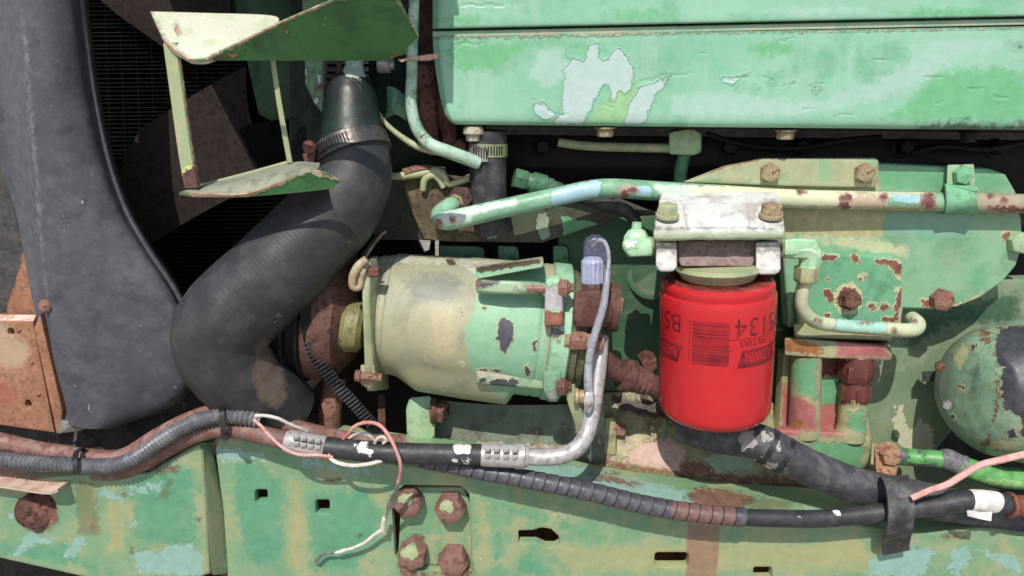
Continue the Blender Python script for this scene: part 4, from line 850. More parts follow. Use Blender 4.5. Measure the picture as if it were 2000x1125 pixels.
def logo(x0, w):
    y0, y1 = fy(685), fy(716)
    p = poly([(x0+10, y0), (x0+w, y0), (x0+w-10, y1+1), (x0, y1+1)])
    bms = wrap_flat(p, .3)
    o = of.part('logo_panel', bms, PRINT)
    b, wd = textflat('BALDWIN', 21, x0+14, fy(689), (w-30)/((textflat('BALDWIN', 21, 0, 0)[1])), .02, -.18)
    of.part('logo_lettering', wrap_flat(b, .7), RED, parent=o)
    b, wd = textflat('FILTERS', 11, x0+4, fy(668), 1.0, .01, -.15, 1.1)
    of.part('small_lettering', wrap_flat(b, .35), PRINT, parent=o)
    # outline round the word
    fx0, fx1, g0, g1 = x0-16, x0+78, fy(664), fy(684)
    ln = [poly([(fx0, g0), (fx1, g0), (fx1, g0+1), (fx0, g0+1)]), poly([(fx0, g0), (fx0+1.2, g0), (fx0-8, g1), (fx0-9.2, g1)]), poly([(fx0-9, g1), (fx0+6, g1), (fx0+6, g1+1), (fx0-9, g1+1)])]
    of.part('logo_outline', wrap_flat(join(*ln), .35), PRINT, parent=o)
logo(rad(5)*R0, 112); logo(rad(-49)*R0-112, 112)
bms = []; y = fy(634); rr = random.Random(3)
while y < fy(709):
    t = rr.choice((1.0, 1.0, 1.8, 2.6)); bms.append(poly([(-74, y), (-6, y), (-6, y+t), (-74, y+t)])); y += t+rr.choice((1.0, 1.4, 2.2))
of.part('barcode', wrap_flat(join(*bms), .35), PRINT, kind='stuff')
b1 = []; y = fy(634)
for k in range(12):
    b1.append(poly([(-81, y+k*7), (-78, y+k*7), (-78, y+k*7+3.2), (-81, y+k*7+3.2)]))
of.part('barcode_digits', wrap_flat(join(*b1), .35), PRINT, kind='stuff')

# ================================================================ round canister at the right edge
CAN = paint('chipped_canister_paint', '#789a7d', '#8aab8b', '#688b6d', s=22, rough=.42, bump=.5, rust=.33, dust=('#8b8a66', .4), L=[dict(a='lb', c=('#40464a', '#4d5457'), amp=10, soft=20, h=0, f=.8), dict(a='ly', c=('#a9ab7c', '#b6b488'), amp=8, soft=4, h=.1), dict(a='lg', c=('#7e8f7b', '#6f8270'), amp=5, soft=5, h=.1), dict(a='lr', c=('#84583f', '#75503f'), amp=12, soft=3, h=.4), dict(a='lk', c=('#35373b', '#45464c'), amp=9, soft=1, h=1.0, edge='#b3b890', ew=1.4)])
cn = Thing('chipped_round_canister', 'round green canister with big dark paint chips at the right edge', 'canister', (1990, 890, 0))
CA, CB = A3((2074, 765, 40)), A3((1820, 762, -40))
cn.part('dome', lathe(CA, CB, [(0, 0), (0, 136), (90, 138), (112, 135), (128, 128), (170, 122), (190, 112), (215, 92), (225, 70), (230, 40), (231, 0)], 64, sub=5), CAN,
        layers={'lb': [ell(1905, 745, 14, 50, 8)], 'ly': [[(1862, 690), (1888, 670), (1895, 690), (1870, 740)], ell(1960, 870, 40, 12)], 'lg': [[(1825, 700), (1862, 680), (1866, 800), (1835, 800)]],
                'lr': [[(1915, 640), (1935, 640), (1938, 680), (1916, 668)], [(1950, 700), (1955, 700), (1955, 770), (1942, 830), (1936, 830), (1946, 780)], [(1930, 850), (1938, 850), (1925, 885), (1912, 882)]],
                'lk': [[(1948, 640), (2005, 634), (2040, 640), (2040, 850), (1990, 850), (2000, 830), (1980, 800), (1962, 805), (1955, 760), (1958, 720), (1940, 690), (1948, 665)], ell(1880, 756, 8, 2.5, 20), ell(1901, 678, 3, 7), ell(1860, 815, 3, 7), ell(1975, 848, 12, 8)]})
cn.part('gap_shadow_disc', lathe((1990, 768, 150), (1990, 768, 90), [(0, 0), (0, 188), (24, 190), (30, 186), (30, 0)], 64), BLACKRUB)  # black disc put in for the shadowed gap behind the canister
cn.part('band_tab', hull([(1801, 725, 110), (1826, 725, 110), (1826, 745, 110), (1801, 745, 110), (1801, 725, 140), (1826, 745, 140)], 1), BLACKRUB)
cn.part('bolt', hexb((1836, 714, -28), 10, 10, (-.5, -1, 0)), RUST)
cn.part('bolt', hexb((1850, 789, -44), 9, 14, (-.6, -1, .1)), ZINC)
# ================================================================ COMPRESSOR
CBODY = paint('compressor_olive_cream_paint', '#9c9c7e', '#a8a483', '#8f8f76', s=10, rough=.5, bump=.25, fine=.07, dust=('#b9ad93', .3), spots=('#4a443c', .18),
              L=[dict(a='lm', c=('#7fae88', '#8bb693'), amp=10, soft=9, h=0), dict(a='lg', c=('#6d7068', '#7a7b72'), amp=14, soft=24, h=0, f=.7), dict(a='lt', c=('#b7a886', '#c2b490'), amp=12, soft=24, h=0, f=.7), dict(a='lw', c=('#c5c3b4', '#b3b1a0'), amp=9, soft=9, h=.2, f=.8), dict(a='lk', c=('#44434a', '#525158'), amp=6, soft=.8, h=1.0, edge='#c3cc9c', ew=1.3), dict(a='lo', c=('#4b4238', '#5a5042'), amp=5, soft=2, h=.2)])
cp = Thing('air_compressor', 'cream and mint green cylindrical belt driven compressor in the middle of the engine', 'compressor', (890, 790, 20))
BA, BB = A3((716, 607, 30)), A3((1130, 652, 30)); bk_ = scl(BA)
KC = {'lm': [[(905, 520), (930, 560), (925, 600), (905, 640), (910, 700), (920, 740), (1000, 790), (1070, 790), (1070, 510), (960, 520)]],
      'lg': [[(770, 540), (830, 520), (900, 530), (930, 550), (880, 600), (800, 600)], [(730, 520), (760, 505), (770, 560), (740, 600)]], 'lt': [[(830, 600), (900, 580), (900, 700), (850, 720), (830, 680)]],
      'lw': [[(740, 498), (870, 500), (1060, 512), (1060, 525), (880, 520), (740, 515)], [(900, 515), (960, 525), (930, 545)]],
      'lk': [[(982, 622), (998, 625), (1003, 642), (1001, 665), (993, 672), (986, 692), (976, 680), (970, 655), (976, 645), (972, 630)], ell(1045, 673, 5, 10, 15), ell(903, 712, 5, 4), ell(1029, 722, 5, 9, -20), [(928, 724), (970, 722), (978, 728), (930, 730)], ell(947, 600, 2, 2)],
      'lo': [[(868, 503), (894, 505), (886, 524), (876, 518)], [(930, 520), (1055, 505), (1055, 515), (930, 535)], ell(958, 725, 30, 5)]}
hb = lathe(BA, BB, [(16, 90), (17, 108), (22, 111), (36, 112), (38, 114), (48, 115), (50, 118), (120, 122), (200, 127), (330, 131), (334, 129), (338, 131), (352, 131), (354, 122), (354, 0)], 96, sub=5)
hax = (BB-BA).normalized(); sst = lambda v, a, b: max(0, min(1, (v-a)/(b-a)))**2*(3-2*max(0, min(1, (v-a)/(b-a))))
for v in hb.verts:                       # the cast foot swells out of the underside
    q = v.co-BA; t = q.dot(hax)/bk_; rr = q-hax*(t*bk_)
    if rr.length > 1e-6:
        dn = rr.normalized(); wgt = sst(t, 66, 118)*(1-sst(t, 285, 305))*sst(-dn.z, .5, .85)
        v.co += Vector((0, -.15, -1))*(24*S*wgt)
cp.part('housing', hb, CBODY, layers=KC)
# front (left) mounting flange seen nearly edge on
cp.part('mounting_flange', hull([(706, 512, -96), (724, 508, -90), (736, 502, -60), (712, 508, -60), (708, 600, -112), (722, 600, -108), (712, 720, -104), (730, 722, -96), (716, 764, -84), (732, 764, -74), (740, 500, 90), (760, 760, 90), (724, 500, 90), (742, 760, 90)], 3, seg=2, res=12), CREAMGREEN)
FLR = paint('worn_ear_paint', '#b3a986', '#a8977a', '#8f6f55', s=30, rust=.35)
cp.part('flange_ear', tube([(716, 506, -100, 8), (700, 520, -106, 9), (690, 540, -108, 9), (690, 560, -108, 8), (702, 560, -106, 7), (706, 540, -104, 6), (712, 524, -102, 6)], 8, 14, 4), FLR)
cp.part('flange_ear', hull([(704, 712, -98), (732, 712, -98), (736, 745, -92), (722, 762, -90), (704, 750, -92), (704, 712, -84), (732, 712, -84), (736, 745, -80), (722, 762, -80), (704, 750, -82)], 3), FLR)
cp.part('bolt', join(lathe((700, 734, -98), (750, 738, -98), [(-6, 0), (-6, 11), (4, 12), (4, 8), (46, 8.5), (48, 0)], 16)), RUSTPINK)
cp.part('bolt', hexb((722, 530, -92), 11, 22, (1, -.3, 0)), RUST)
cp.part('adjusting_strap', strip([(750, 455, 40), (735, 468, 20), (712, 500, -40), (698, 535, -96)], (.8, .2, .6), 18, 5, 5), FLR)
# through bolts with cast bosses
ROD = paint('chipped_rod_paint', '#8fb48f', '#a5b48f', '#7da283', s=26, rough=.45, rust=.2, L=[dict(a='lk', c=('#46454a', '#57545a'), amp=6, soft=1, h=.7, edge='#b9bf98'), dict(a='lr', c=('#7b5249', '#8f655a'), amp=6, soft=2, h=.3), dict(a='lw', c=('#c9c3b4', '#b7a99b'), amp=5, soft=2, h=.2)])
cp.part('tie_bolt', join(hull([(928, 548, -104), (1000, 549, -108), (1060, 556, -106), (1060, 572, -108), (990, 574, -112), (930, 569, -106), (930, 545, -80), (1060, 550, -80), (1060, 576, -84), (930, 574, -84)], 4, res=8), tube([(1010, 563, -104, 9), (1070, 564, -104, 10)], 9, 16, 8)), ROD,
        layers={'lk': [[(928, 547), (978, 545), (970, 556), (945, 560), (930, 556)]], 'lr': [[(1022, 556), (1066, 556), (1066, 578), (1030, 572)], ell(932, 556, 5, 8)], 'lw': []})
cp.part('tie_bolt', join(hull([(930, 722, -92), (1000, 734, -92), (1062, 744, -90), (1062, 760, -88), (1000, 756, -88), (930, 748, -88), (930, 722, -60), (1062, 744, -60), (1062, 762, -60), (930, 752, -60)], 3, res=8)), ROD,
        layers={'lk': [[(955, 738), (1010, 744), (1012, 758), (960, 756)], ell(942, 742, 5, 5), ell(1000, 745, 6, 5)], 'lr': [], 'lw': [[(928, 720), (1000, 732), (1000, 742), (930, 736)]]})
cp.part('tie_bolt', hull([(930, 528, -40), (1062, 508, -44), (1062, 522, -70), (930, 546, -72), (930, 520, 10), (1062, 500, 10)], 4, res=10), CBODY, layers={k: (v if k in ('lm', 'lo') else []) for k, v in KC.items()})
# front head ring with ears
HDR = paint('chipped_head_ring_paint', '#8cb993', '#9bc4a0', '#7ca884', s=26, rough=.42, rust=.22, L=[dict(a='lk', c=('#5a585d', '#6b686c'), amp=8, soft=2, h=.8, edge='#bcc79f'), dict(a='lw', c=('#b5aeae', '#9f9896'), amp=8, soft=3, h=.4), dict(a='lr', c=('#82533f', '#96664d'), amp=7, soft=3, h=.3)])
cp.part('head_ring', lathe(A3((1066, 645, 30)), A3((1140, 653, 30)), [(0, 100), (0, 130), (3, 134), (34, 134), (38, 128), (38, 100)], 80, sub=8), HDR, layers={'lk': [[(1068, 640), (1100, 640), (1092, 668), (1085, 662), (1080, 655)]], 'lw': [[(1066, 560), (1110, 560), (1108, 610), (1066, 612)]], 'lr': [[(1066, 606), (1104, 606), (1102, 636), (1066, 636)]]})
cp.part('head_ear', hull([(1066, 548, -106), (1072, 536, -98), (1092, 536, -98), (1099, 548, -110), (1101, 636, -126), (1063, 636, -128), (1064, 548, -110), (1066, 540, -60), (1098, 540, -60), (1100, 640, -70), (1064, 640, -70)], 5, res=8), HDR, layers={'lk': [], 'lw': [[(1060, 556), (1104, 556), (1104, 606), (1060, 608)]], 'lr': [[(1058, 608), (1106, 608), (1106, 640), (1058, 640)]]})
cp.part('head_ear', hull([(1062, 725, -110), (1096, 725, -110), (1094, 765, -98), (1086, 785, -88), (1070, 780, -88), (1060, 760, -96), (1066, 725, -60), (1098, 725, -60), (1092, 785, -50), (1066, 785, -50)], 5, res=8), HDR, layers={'lk': [], 'lw': [ell(1075, 770, 8, 12)], 'lr': []})
for x, y, m in ((1096, 562, 0), (1092, 754, 1)):
    cp.part('nut', join(hexb((x-4, y, -102 if not m else -96), 19, 18, (1, -.12, 0), .25), lathe((x+12, y, -102 if not m else -96), (x+40, y-1, -104 if not m else -98), [(0, 12), (4, 13), (6, 9), (12, 9), (13, 0)], 16)), RUSTPINK if not m else RUST)
REAR = paint('rear_head_oily_paint', '#6a6a4d', '#77755a', '#4c4638', s=22, rough=.45, rust=.15, dust=('#3d352c', .4))
cp.part('rear_head', lathe(A3((1100, 649, 30)), A3((1170, 655, 30)), [(0, 0), (0, 118), (4, 122), (16, 122), (18, 112), (32, 112), (36, 104), (36, 60), (50, 54), (50, 0)], 64), REAR)
RB = rusty('red_brown_rust_block', '#5f413a', '#6b4b43', '#4b322d')
cp.part('valve_block', hull([(1122, 572, -96), (1168, 566, -100), (1188, 576, -96), (1196, 600, -96), (1194, 628, -98), (1178, 640, -98), (1124, 640, -104), (1118, 610, -100), (1128, 566, 0), (1190, 570, 0), (1196, 640, 0), (1124, 642, 0)], 5, seg=3), RB)
cp.part('valve_nut', hexb((1156, 577, -62), 21, 27, (0, -.1, 1), .2), RB)
cp.part('valve_flange', lathe(A3((1186, 600, -40)), A3((1240, 604, -44)), [(0, 0), (0, 46), (12, 48), (22, 46), (22, 0)], 32), RB)
cp.part('bolt', hexb((1204, 596, -56), 17, 14, (1, -.35, 0), .3), PALEBOLT)
cp.part('port_fitting', join(lathe(A3((1102, 664, -94)), A3((1180, 668, -98)), [(0, 0), (0, 18), (10, 18), (10, 15), (60, 15), (76, 14), (76, 0)], 20)), PALEBOLT)
cp.part('port_nut', hexb((1114, 664, -94), 20, 32, (1, -.06, -.02), .25), RUSTPINK)
cp.part('port_end', hexb((1160, 667, -98), 19, 16, (1, -.06, -.02), .1), RUSTPINK)
cp.part('rear_bracket', strip([(1112, 752, -96), (1122, 790, -92), (1132, 820, -88), (1138, 850, -70)], (1, -.3, 0), 22, 6, 5), CREAMGREEN)
cp.part('bolt', join(lathe(A3((1122, 774, -100)), A3((1165, 777, -100)), [(0, 0), (0, 15), (6, 17), (8, 14), (18, 14), (20, 0)], 18)), paint('brassy_bolt', '#ab9470', '#b8a380', '#8a6a50', s=50, metal=.2))
# clutch pulley and belt grooves
cp.part('pulley', lathe(A3((704, 612, 20)), A3((560, 596, 20)), [(-4, 0), (-4, 70), (4, 92), (20, 108), (30, 126), (46, 132), (70, 136), (82, 136), (84, 132)], 64), rusty('pulley_rust', '#5d4139', '#6e4f45', '#4a342e'))
cp.part('pulley_hub', lathe(A3((712, 640, -50)), A3((670, 634, -50)), [(0, 0), (0, 40), (8, 50), (30, 52), (40, 46), (40, 0)], 32), paint('yellow_olive_hub', '#777047', '#868053', '#5f5d3f', s=26, rust=.2))
cp.part('pulley_groove', join(lathe(A3((622, 603, 20)), A3((560, 596, 20)), [(0, 100), (0, 136), (4, 142), (8, 142), (12, 130), (28, 130), (30, 142), (34, 144), (38, 140), (42, 128), (54, 128), (60, 134), (62, 60)], 64)), GREASE)
fb_ = Thing('fan_belt', 'black ribbed drive belt running down from the compressor pulley', 'belt', (680, 760, -20))
fb_.part('belt_run', strip([(610, 520, -96), (600, 560, -112), (596, 610, -118), (602, 660, -112), (618, 700, -98), (650, 742, -74), (690, 787, -50), (740, 842, -20)], (.9, .4, .1), 20, 9, 4), GREASE)
bms = []
pts, _ = resample([(602, 660, -117), (618, 700, -103), (650, 742, -79), (690, 787, -55), (730, 832, -30)], 9*S)
for k, (p, u) in enumerate(pts[1:-1]):
    t = (pts[k+2][0]-pts[k][0]).normalized(); wv = Vector((.9, .4, .1)); wv = (wv-t*t.dot(wv)).normalized(); nn = t.cross(wv)
    q = bmesh.new(); bmesh.ops.create_cube(q, size=1)
    for v in q.verts: v.co = p+t*(v.co.x*3*S)+wv*(v.co.y*23*S)+nn*(v.co.z*5*S)
    bms.append(q)
fb_.part('cog', join(*bms), BLACKRUB, kind='stuff')
pr = Thing('pale_rusty_prop', 'rusty upright tube seen between the black hose and the belt', 'tube', (640, 830, 10))
pr.part('tube_wall', tube([(655, 735, 10, 22), (646, 790, 0, 22), (640, 850, -6, 24)], 22, 18, 6), RUSTPINK)
single('rear_support_bar', 'brown rusty bar hanging in the dark behind the drive belt', 'bar', hull([(738, 770, 60), (752, 770, 60), (754, 850, 60), (738, 850, 60), (738, 770, 80), (752, 850, 80)], 2), RUST)
# capped service valve and its grey wire
sv = Thing('valve_cap', 'grey blue fluted plastic cap on the rusty valve block', 'cap', (1156, 545, -62))
CAP = paint('grey_blue_plastic', wear=0, c1='#a3a8c4', c2='#aeb3cc', c3='#979cb8', s=40, rough=.4, bump=.05, fine=.05)
ca, cb = A3((1157, 553, -62)), A3((1157, 505, -62)); cbm = lathe(ca, cb, [(0, 0), (0, 18), (3, 20), (44, 20), (50, 17), (50.5, 4), (48, 3), (48, 0)], 40)
cvec = (cb-ca).normalized()
for v in cbm.verts:
    q = v.co-ca; h = q.dot(cvec); rr = q-cvec*h
    if rr.length > 17*S and h < 45*S:
        an = math.atan2(rr.x, -rr.y); v.co += rr.normalized()*(1.6*S*(1 if math.cos(an*10) > -.2 else -1))
sv.part('cap_shell', cbm, CAP, smooth=20)
sw = Thing('pressure_switch', 'dark glossy rounded switch body standing behind the grey blue cap', 'switch', (1165, 520, 0))
sw.part('switch_body', plate([(1141, 520), (1141, 482), (1148, 470), (1160, 464), (1174, 464), (1186, 472), (1191, 486), (1191, 525)], -30, 30, bev=5, seg=3), paint('slate_plastic', wear=0, c1='#55566a', c2='#62637a', c3='#44444f', s=40, rough=.25, bump=.05))
sw.part('base_clip', hull([(1172, 512, -40), (1190, 508, -40), (1190, 545, -40), (1172, 550, -40), (1172, 512, -10), (1190, 508, -10), (1190, 545, -10), (1172, 550, -10)], 2), ZINC)
GREYW = paint('grey_wire_sleeve', wear=0, c1='#8f8d95', c2='#a19fa6', c3='#7d7b82', s=40, rough=.42, bump=.15)
wl = Thing('grey_sleeved_wire', 'grey wire curling off the dark switch and down past the rusty valve', 'wire', (1160, 760, -140))
wl.part('thin_lead', wire([(1158, 482, -60), (1168, 470, -70), (1180, 472, -76), (1188, 490, -84), (1189, 515, -98), (1185, 550, -112)], 4), GREYW)
wl.part('sleeve', tube([(1187, 528, -104, 6), (1184, 560, -116, 7), (1178, 600, -126, 8), (1166, 640, -134, 8), (1156, 675, -138, 8), (1150, 710, -140, 8.5), (1149, 740, -148, 9), (1151, 768, -152, 10)], 8, 14, 5), GREYW)
wl.part('crimp_terminal', join(hull([(1143, 766, -160), (1159, 764, -160), (1161, 786, -164), (1153, 808, -160), (1143, 806, -160), (1139, 786, -164), (1145, 766, -148), (1159, 766, -148), (1153, 808, -150)], 2), hexb((1150, 786, -163), 6, 5, (0, -1, 0))), ALU)
# braided rusty fitting to the block
rf = Thing('rusty_ribbed_fitting', 'red brown rusted elbow with ribbed hose end left of the red filter', 'hose fitting', (1250, 740, 0))
rf.part('elbow', tube([(1158, 690, -60, 22), (1180, 706, -50, 22), (1210, 728, -34, 21), (1240, 740, -20, 20)], 21, 20, 5), RB)
rf.part('ribbed_end', lathe(A3((1214, 730, -32)), A3((1300, 762, -10)), [(0, 20), (4, 32), (14, 34), (20, 32), (22, 26), (34, 28), (36, 24), (46, 27), (48, 23), (58, 26), (60, 22), (100, 22)], 28), RB)
rf.part('nut', hexb((1262, 700, 60), 18, 40, (0, -1, 0), .2), RUST)
rf.part('spatter', hull([(1246, 768, -30), (1268, 770, -34), (1278, 786, -30), (1262, 780, -24), (1250, 776, -10), (1270, 776, -10)], 1.5), paint('pale_flake', '#c3b8a8', '#a98f80', None, s=60))

# ================================================================ FRAME RAIL
FRM = paint('worn_frame_green_paint', '#6a9570', '#789e77', '#97a076', s=9, rough=.48, bump=.3, fine=.06, dust=('#a8ab82', .35), rust=.14, streak=('#a39c6e', .55), spots=('#c6cdc0', .15),
            L=[dict(a='lt', c=('#4c8f6c', '#579a76'), amp=16, soft=18, h=0, f=.8), dict(a='ly', c=('#a09d6c', '#aaa678'), amp=14, soft=22, h=0, f=.75), dict(a='lb', c=('#8eb3a6', '#83a999'), amp=13, soft=4, h=.1), dict(a='lk', c=('#67674a', '#5a5a42'), amp=10, soft=9, h=.1, f=.6), dict(a='lr', c=('#694438', '#85604f'), amp=8, soft=4, h=.4, f=.9), dict(a='ls', c=('#8a5f55', '#94705c'), amp=3, soft=6, h=.05, f=.75)])
KF = ('lt', 'ly', 'lb', 'lk', 'lr', 'ls')
def layf(**k): return {q: k.get(q, []) for q in KF}
fr_ = Thing('frame_rail', 'worn green tractor frame rail with slots and bolts along the bottom', 'frame rail', (1000, 1125, -120))
top = [(424, 858), (440, 853), (520, 866), (640, 888), (800, 912), (1000, 938), (1200, 978), (1400, 1003), (1560, 1014), (1700, 1030), (1800, 1042), (1860, 1036), (1930, 1034), (1990, 1046), (2080, 1070)]
DF = -120
sq = lambda cx, cy, w, h, r=4: rect(cx-w/2, cy-h/2, cx+w/2, cy+h/2, r, 2)
win = [(790, 948), (900, 950), (916, 965), (922, 1105), (900, 1122), (800, 1112), (772, 1085), (764, 970)]
key = [(1013, 1037), (1042, 1036), (1058, 1031), (1076, 1034), (1091, 1048), (1093, 1062), (1084, 1068), (1066, 1068), (1048, 1060), (1013, 1060)]
holes = [sq(510, 969, 24, 25), sq(630, 990, 27, 27), sq(1312, 1093, 66, 27, 6), sq(1490, 1119, 36, 22), key, win]
fr_.part('rail_web', plate(top+[(2080, 1230), (440, 1230), (444, 1115), (436, 1000), (420, 880)], DF, 20, holes=holes, bev=3, res=10), FRM,
         layers=layf(lt=[[(450, 900), (500, 880), (560, 940), (560, 1110), (480, 1110), (450, 1000)], [(950, 965), (1020, 985), (1180, 1040), (1170, 1060), (1000, 1010), (940, 985)], [(1000, 1080), (1040, 1070), (1090, 1130), (1000, 1130)], [(960, 1030), (985, 1030), (985, 1130), (955, 1130)], [(590, 960), (720, 940), (760, 1010), (700, 1120), (600, 1120)]],
                     ly=[[(560, 930), (600, 930), (600, 1125), (550, 1125)], [(920, 960), (960, 970), (960, 1125), (925, 1125)], [(1060, 1060), (1700, 1050), (1720, 1125), (1100, 1125)]],
                     lb=[[(1700, 1085), (1780, 1065), (1830, 1075), (1800, 1130), (1690, 1130)], [(1860, 1070), (1890, 1060), (1900, 1090), (1870, 1130), (1850, 1110)], [(1900, 1065), (1990, 1090), (2000, 1130), (1960, 1110)], [(560, 880), (640, 905), (760, 918), (700, 930), (600, 915)], [(420, 870), (520, 885), (525, 900), (430, 905)]],
                     lk=[], ls=[[(1340, 1020), (1410, 1025), (1402, 1135), (1336, 1135)]], lr=[ell(705, 1045, 5, 4), ell(1860, 1048, 25, 5), [(775, 1085), (800, 1112), (900, 1120), (925, 1100), (930, 1128), (780, 1128)], ell(728, 1095, 3, 3)]))
tf = []
for x, y in top[1:]: tf.append((x, y))
fr_.part('top_flange', surf([[(x, y-1, DF+1) for x, y in tf], [(x, y-6, DF+8) for x, y in tf], [(x, y-34, DF+60) for x, y in tf], [(x+6, y-62, DF+128) for x, y in tf]], 8, 6, th=6), FRM,
         layers=layf(lb=[[(980, 900), (1150, 912), (1330, 955), (1420, 985), (1300, 990), (1100, 952), (990, 930)], [(1560, 985), (1740, 1010), (1740, 1030), (1560, 1005)]], lr=[[(1330, 970), (1360, 950), (1430, 955), (1480, 975), (1440, 995), (1380, 1000)], ell(1195, 925, 14, 6), [(1150, 920), (1260, 945), (1250, 955), (1150, 935)]], lk=[[(1430, 960), (1560, 975), (1540, 1000), (1450, 1000)]], ly=[], lt=[]))
fr_.part('window_plate', plate([(786, 952), (905, 952), (925, 1000), (930, 1130), (775, 1125), (782, 1000)], DF+21, 16, bev=2, res=8), FRM,
         layers=layf(lt=[[(845, 955), (870, 955), (870, 1110), (845, 1110)]], ly=[[(860, 1040), (890, 1030), (920, 1080), (850, 1090)], [(800, 1048), (845, 1035), (860, 1040), (830, 1050)]], lr=[ell(812, 1052, 18, 10), [(770, 1095), (925, 1110), (930, 1130), (770, 1130)]]))
BLT = paint('rusted_cap_bolt', '#7d5a50', '#8e6a5e', '#65473f', s=40, rough=.7, bump=.45, fine=.15, L=[dict(a='lg', c=('#a1ad80', '#93a376'), amp=7, soft=3, h=.3)])
for x, y, r, g in ((800, 971, 29, [ell(793, 974, 17, 17)]), (881, 983, 30, [ell(873, 990, 18, 18)]), (808, 1073, 29, [ell(800, 1078, 20, 21)]), (887, 1085, 30, [ell(880, 1094, 9, 9)])):
    fr_.part('bolt', hexb((x, y, DF+21), r, 33, (0, -1, 0), random.random(), washer=0, ns=6, dome=.04), BLT, layers={'lg': g}, label=None)
fr_.part('inner_web', plate([(430, 900), (2080, 1010), (2080, 1240), (430, 1240)], DF+110, 10, bev=0, res=60), rusty('inner_rail_rust', '#6b4232', '#80543d', '#4a3027'))
# left casting of the frame
fl = Thing('frame_end_casting', 'patchy green and pale blue frame end with a rusty hole at the lower left', 'frame casting', (200, 1110, -135))
DL = -140
fl.part('front_face', plate([(-80, 930), (60, 938), (150, 926), (240, 925), (288, 925), (345, 892), (387, 868), (396, 880), (402, 960), (410, 1122), (300, 1160), (143, 1124), (0, 1092), (-80, 1075)], DL, 30, holes=[ell(72, 994, 36, 33)], bev=6, seg=3, res=7), FRM,
        layers=layf(lt=[[(250, 930), (380, 900), (395, 1060), (300, 1080), (255, 1050)], [(0, 1060), (140, 1050), (200, 1120), (0, 1090)]], ly=[[(200, 975), (245, 960), (255, 1090), (205, 1080)], [(150, 980), (200, 1010), (200, 1050), (150, 1040)]],
                    lb=[[(20, 1085), (60, 1030), (82, 1025), (72, 1055), (40, 1088)], [(120, 1090), (140, 1055), (165, 1042), (170, 1060), (135, 1098)], [(255, 1075), (300, 1075), (340, 1062), (380, 1065), (400, 1090), (400, 1130), (262, 1120)], [(195, 950), (240, 965), (245, 980), (195, 975)], [(75, 1052), (110, 1050), (112, 1062), (85, 1066)], [(250, 950), (320, 940), (315, 960), (250, 965)], [(14, 1002), (45, 998), (45, 1015), (15, 1015)], ell(265, 1024, 14, 4)],
                    lk=[[(140, 940), (188, 932), (200, 1050), (150, 1050)], [(330, 920), (350, 900), (330, 980), (300, 985)]], lr=[[(300, 915), (350, 905), (345, 918), (305, 925)], ell(180, 1029, 5, 4), ell(240, 967, 7, 5), ell(390, 1015, 3, 10), ell(258, 1075, 4, 8), ell(389, 950, 3, 8), ell(75, 1005, 42, 36)]))
fl.part('side_bevel', hull([(392, 868, DL+4), (414, 868, -112), (440, 1000, -112), (446, 1120, -112), (414, 1124, DL+5), (404, 960, DL+4), (410, 866, -90), (446, 1120, -90)], 2, res=10), FRM, layers=layf(lk=[[(380, 860), (450, 860), (450, 1130), (380, 1130)]]))
fl.part('top_skin', surf([[(150, 926, DL+6), (240, 925, DL+6), (288, 924, DL+6), (345, 891, DL+6), (388, 867, DL+6), (416, 866, -110)], [(160, 905, DL+60), (240, 904, DL+60), (290, 900, DL+60), (350, 872, DL+60), (395, 850, DL+60), (425, 848, DL+60)]], 6, 6, th=5), FRM, layers=layf(lr=[[(300, 900), (350, 880), (350, 895), (300, 912)]]))
fl.part('hole_sleeve', lathe((72, 994, DL+4), (72, 994, DL+60), [(0, 37), (0, 35), (60, 33), (60, 0)], 32), RUST)
fl.part('hole_bolt', rough_up(hexb((80, 996, DL+50), 30, 30, (-.3, -1, 0), .4, ns=7, dome=.2), 3), RUST)
single('ledge_tab', 'pink and green faded metal tab under the corrugated sleeve at the left edge', 'tab',
       surf([[(-80, 900, -90), (0, 905, -90), (90, 916, -92), (172, 921, -96)], [(-80, 925, -140), (0, 928, -140), (80, 940, -142), (135, 940, -142)], [(-80, 938, -172), (0, 948, -174), (88, 961, -176), (112, 956, -174)]], 8, 8, th=5),
       paint('pink_green_faded_paint', '#c3a896', '#d0b9a8', '#b38f7c', s=22, rough=.6, rust=.05, L=[dict(a='lg', c=('#8fbf98', '#a3caa6'), amp=9, soft=4, h=.2), dict(a='lw', c=('#cfd8c4', '#dde0d0'), amp=8, soft=5, h=.1)]), layers={'lg': [[(10, 915), (60, 918), (130, 928), (110, 935), (40, 925)]], 'lw': [[(-20, 900), (180, 918), (170, 926), (-20, 910)]]})

# ================================================================ HOSES, SLEEVES, WIRES along the rail
COPP = rusty('copper_brown_pipe', '#755046', '#8a6557', '#5a3e36', green=('#8f7568', .35), rough=.6)
single('copper_brown_pipe', 'copper brown pipe sweeping in from the left edge above the corrugated sleeve', 'pipe',
       tube([(-60, 852, -130, 16), (0, 862, -132, 17), (80, 880, -134, 17), (160, 892, -136, 17), (215, 896, -136, 17), (250, 889, -134, 17), (300, 858, -128, 17), (350, 830, -124, 17), (400, 810, -120, 17), (440, 803, -116, 17), (480, 806, -114, 16), (530, 820, -112, 16), (600, 840, -108, 15), (700, 860, -90, 14), (790, 862, -60, 14)], 17, 20, 5), rusty('copper_pipe_rust', '#80594f', '#956f63', '#644841', green=('#a08d82', .35), rough=.6))
lp = Thing('crimped_hydraulic_line', 'rusty pipe crimped into a black hose that ends in a bent aluminium tube', 'hydraulic hose', (800, 890, -170))
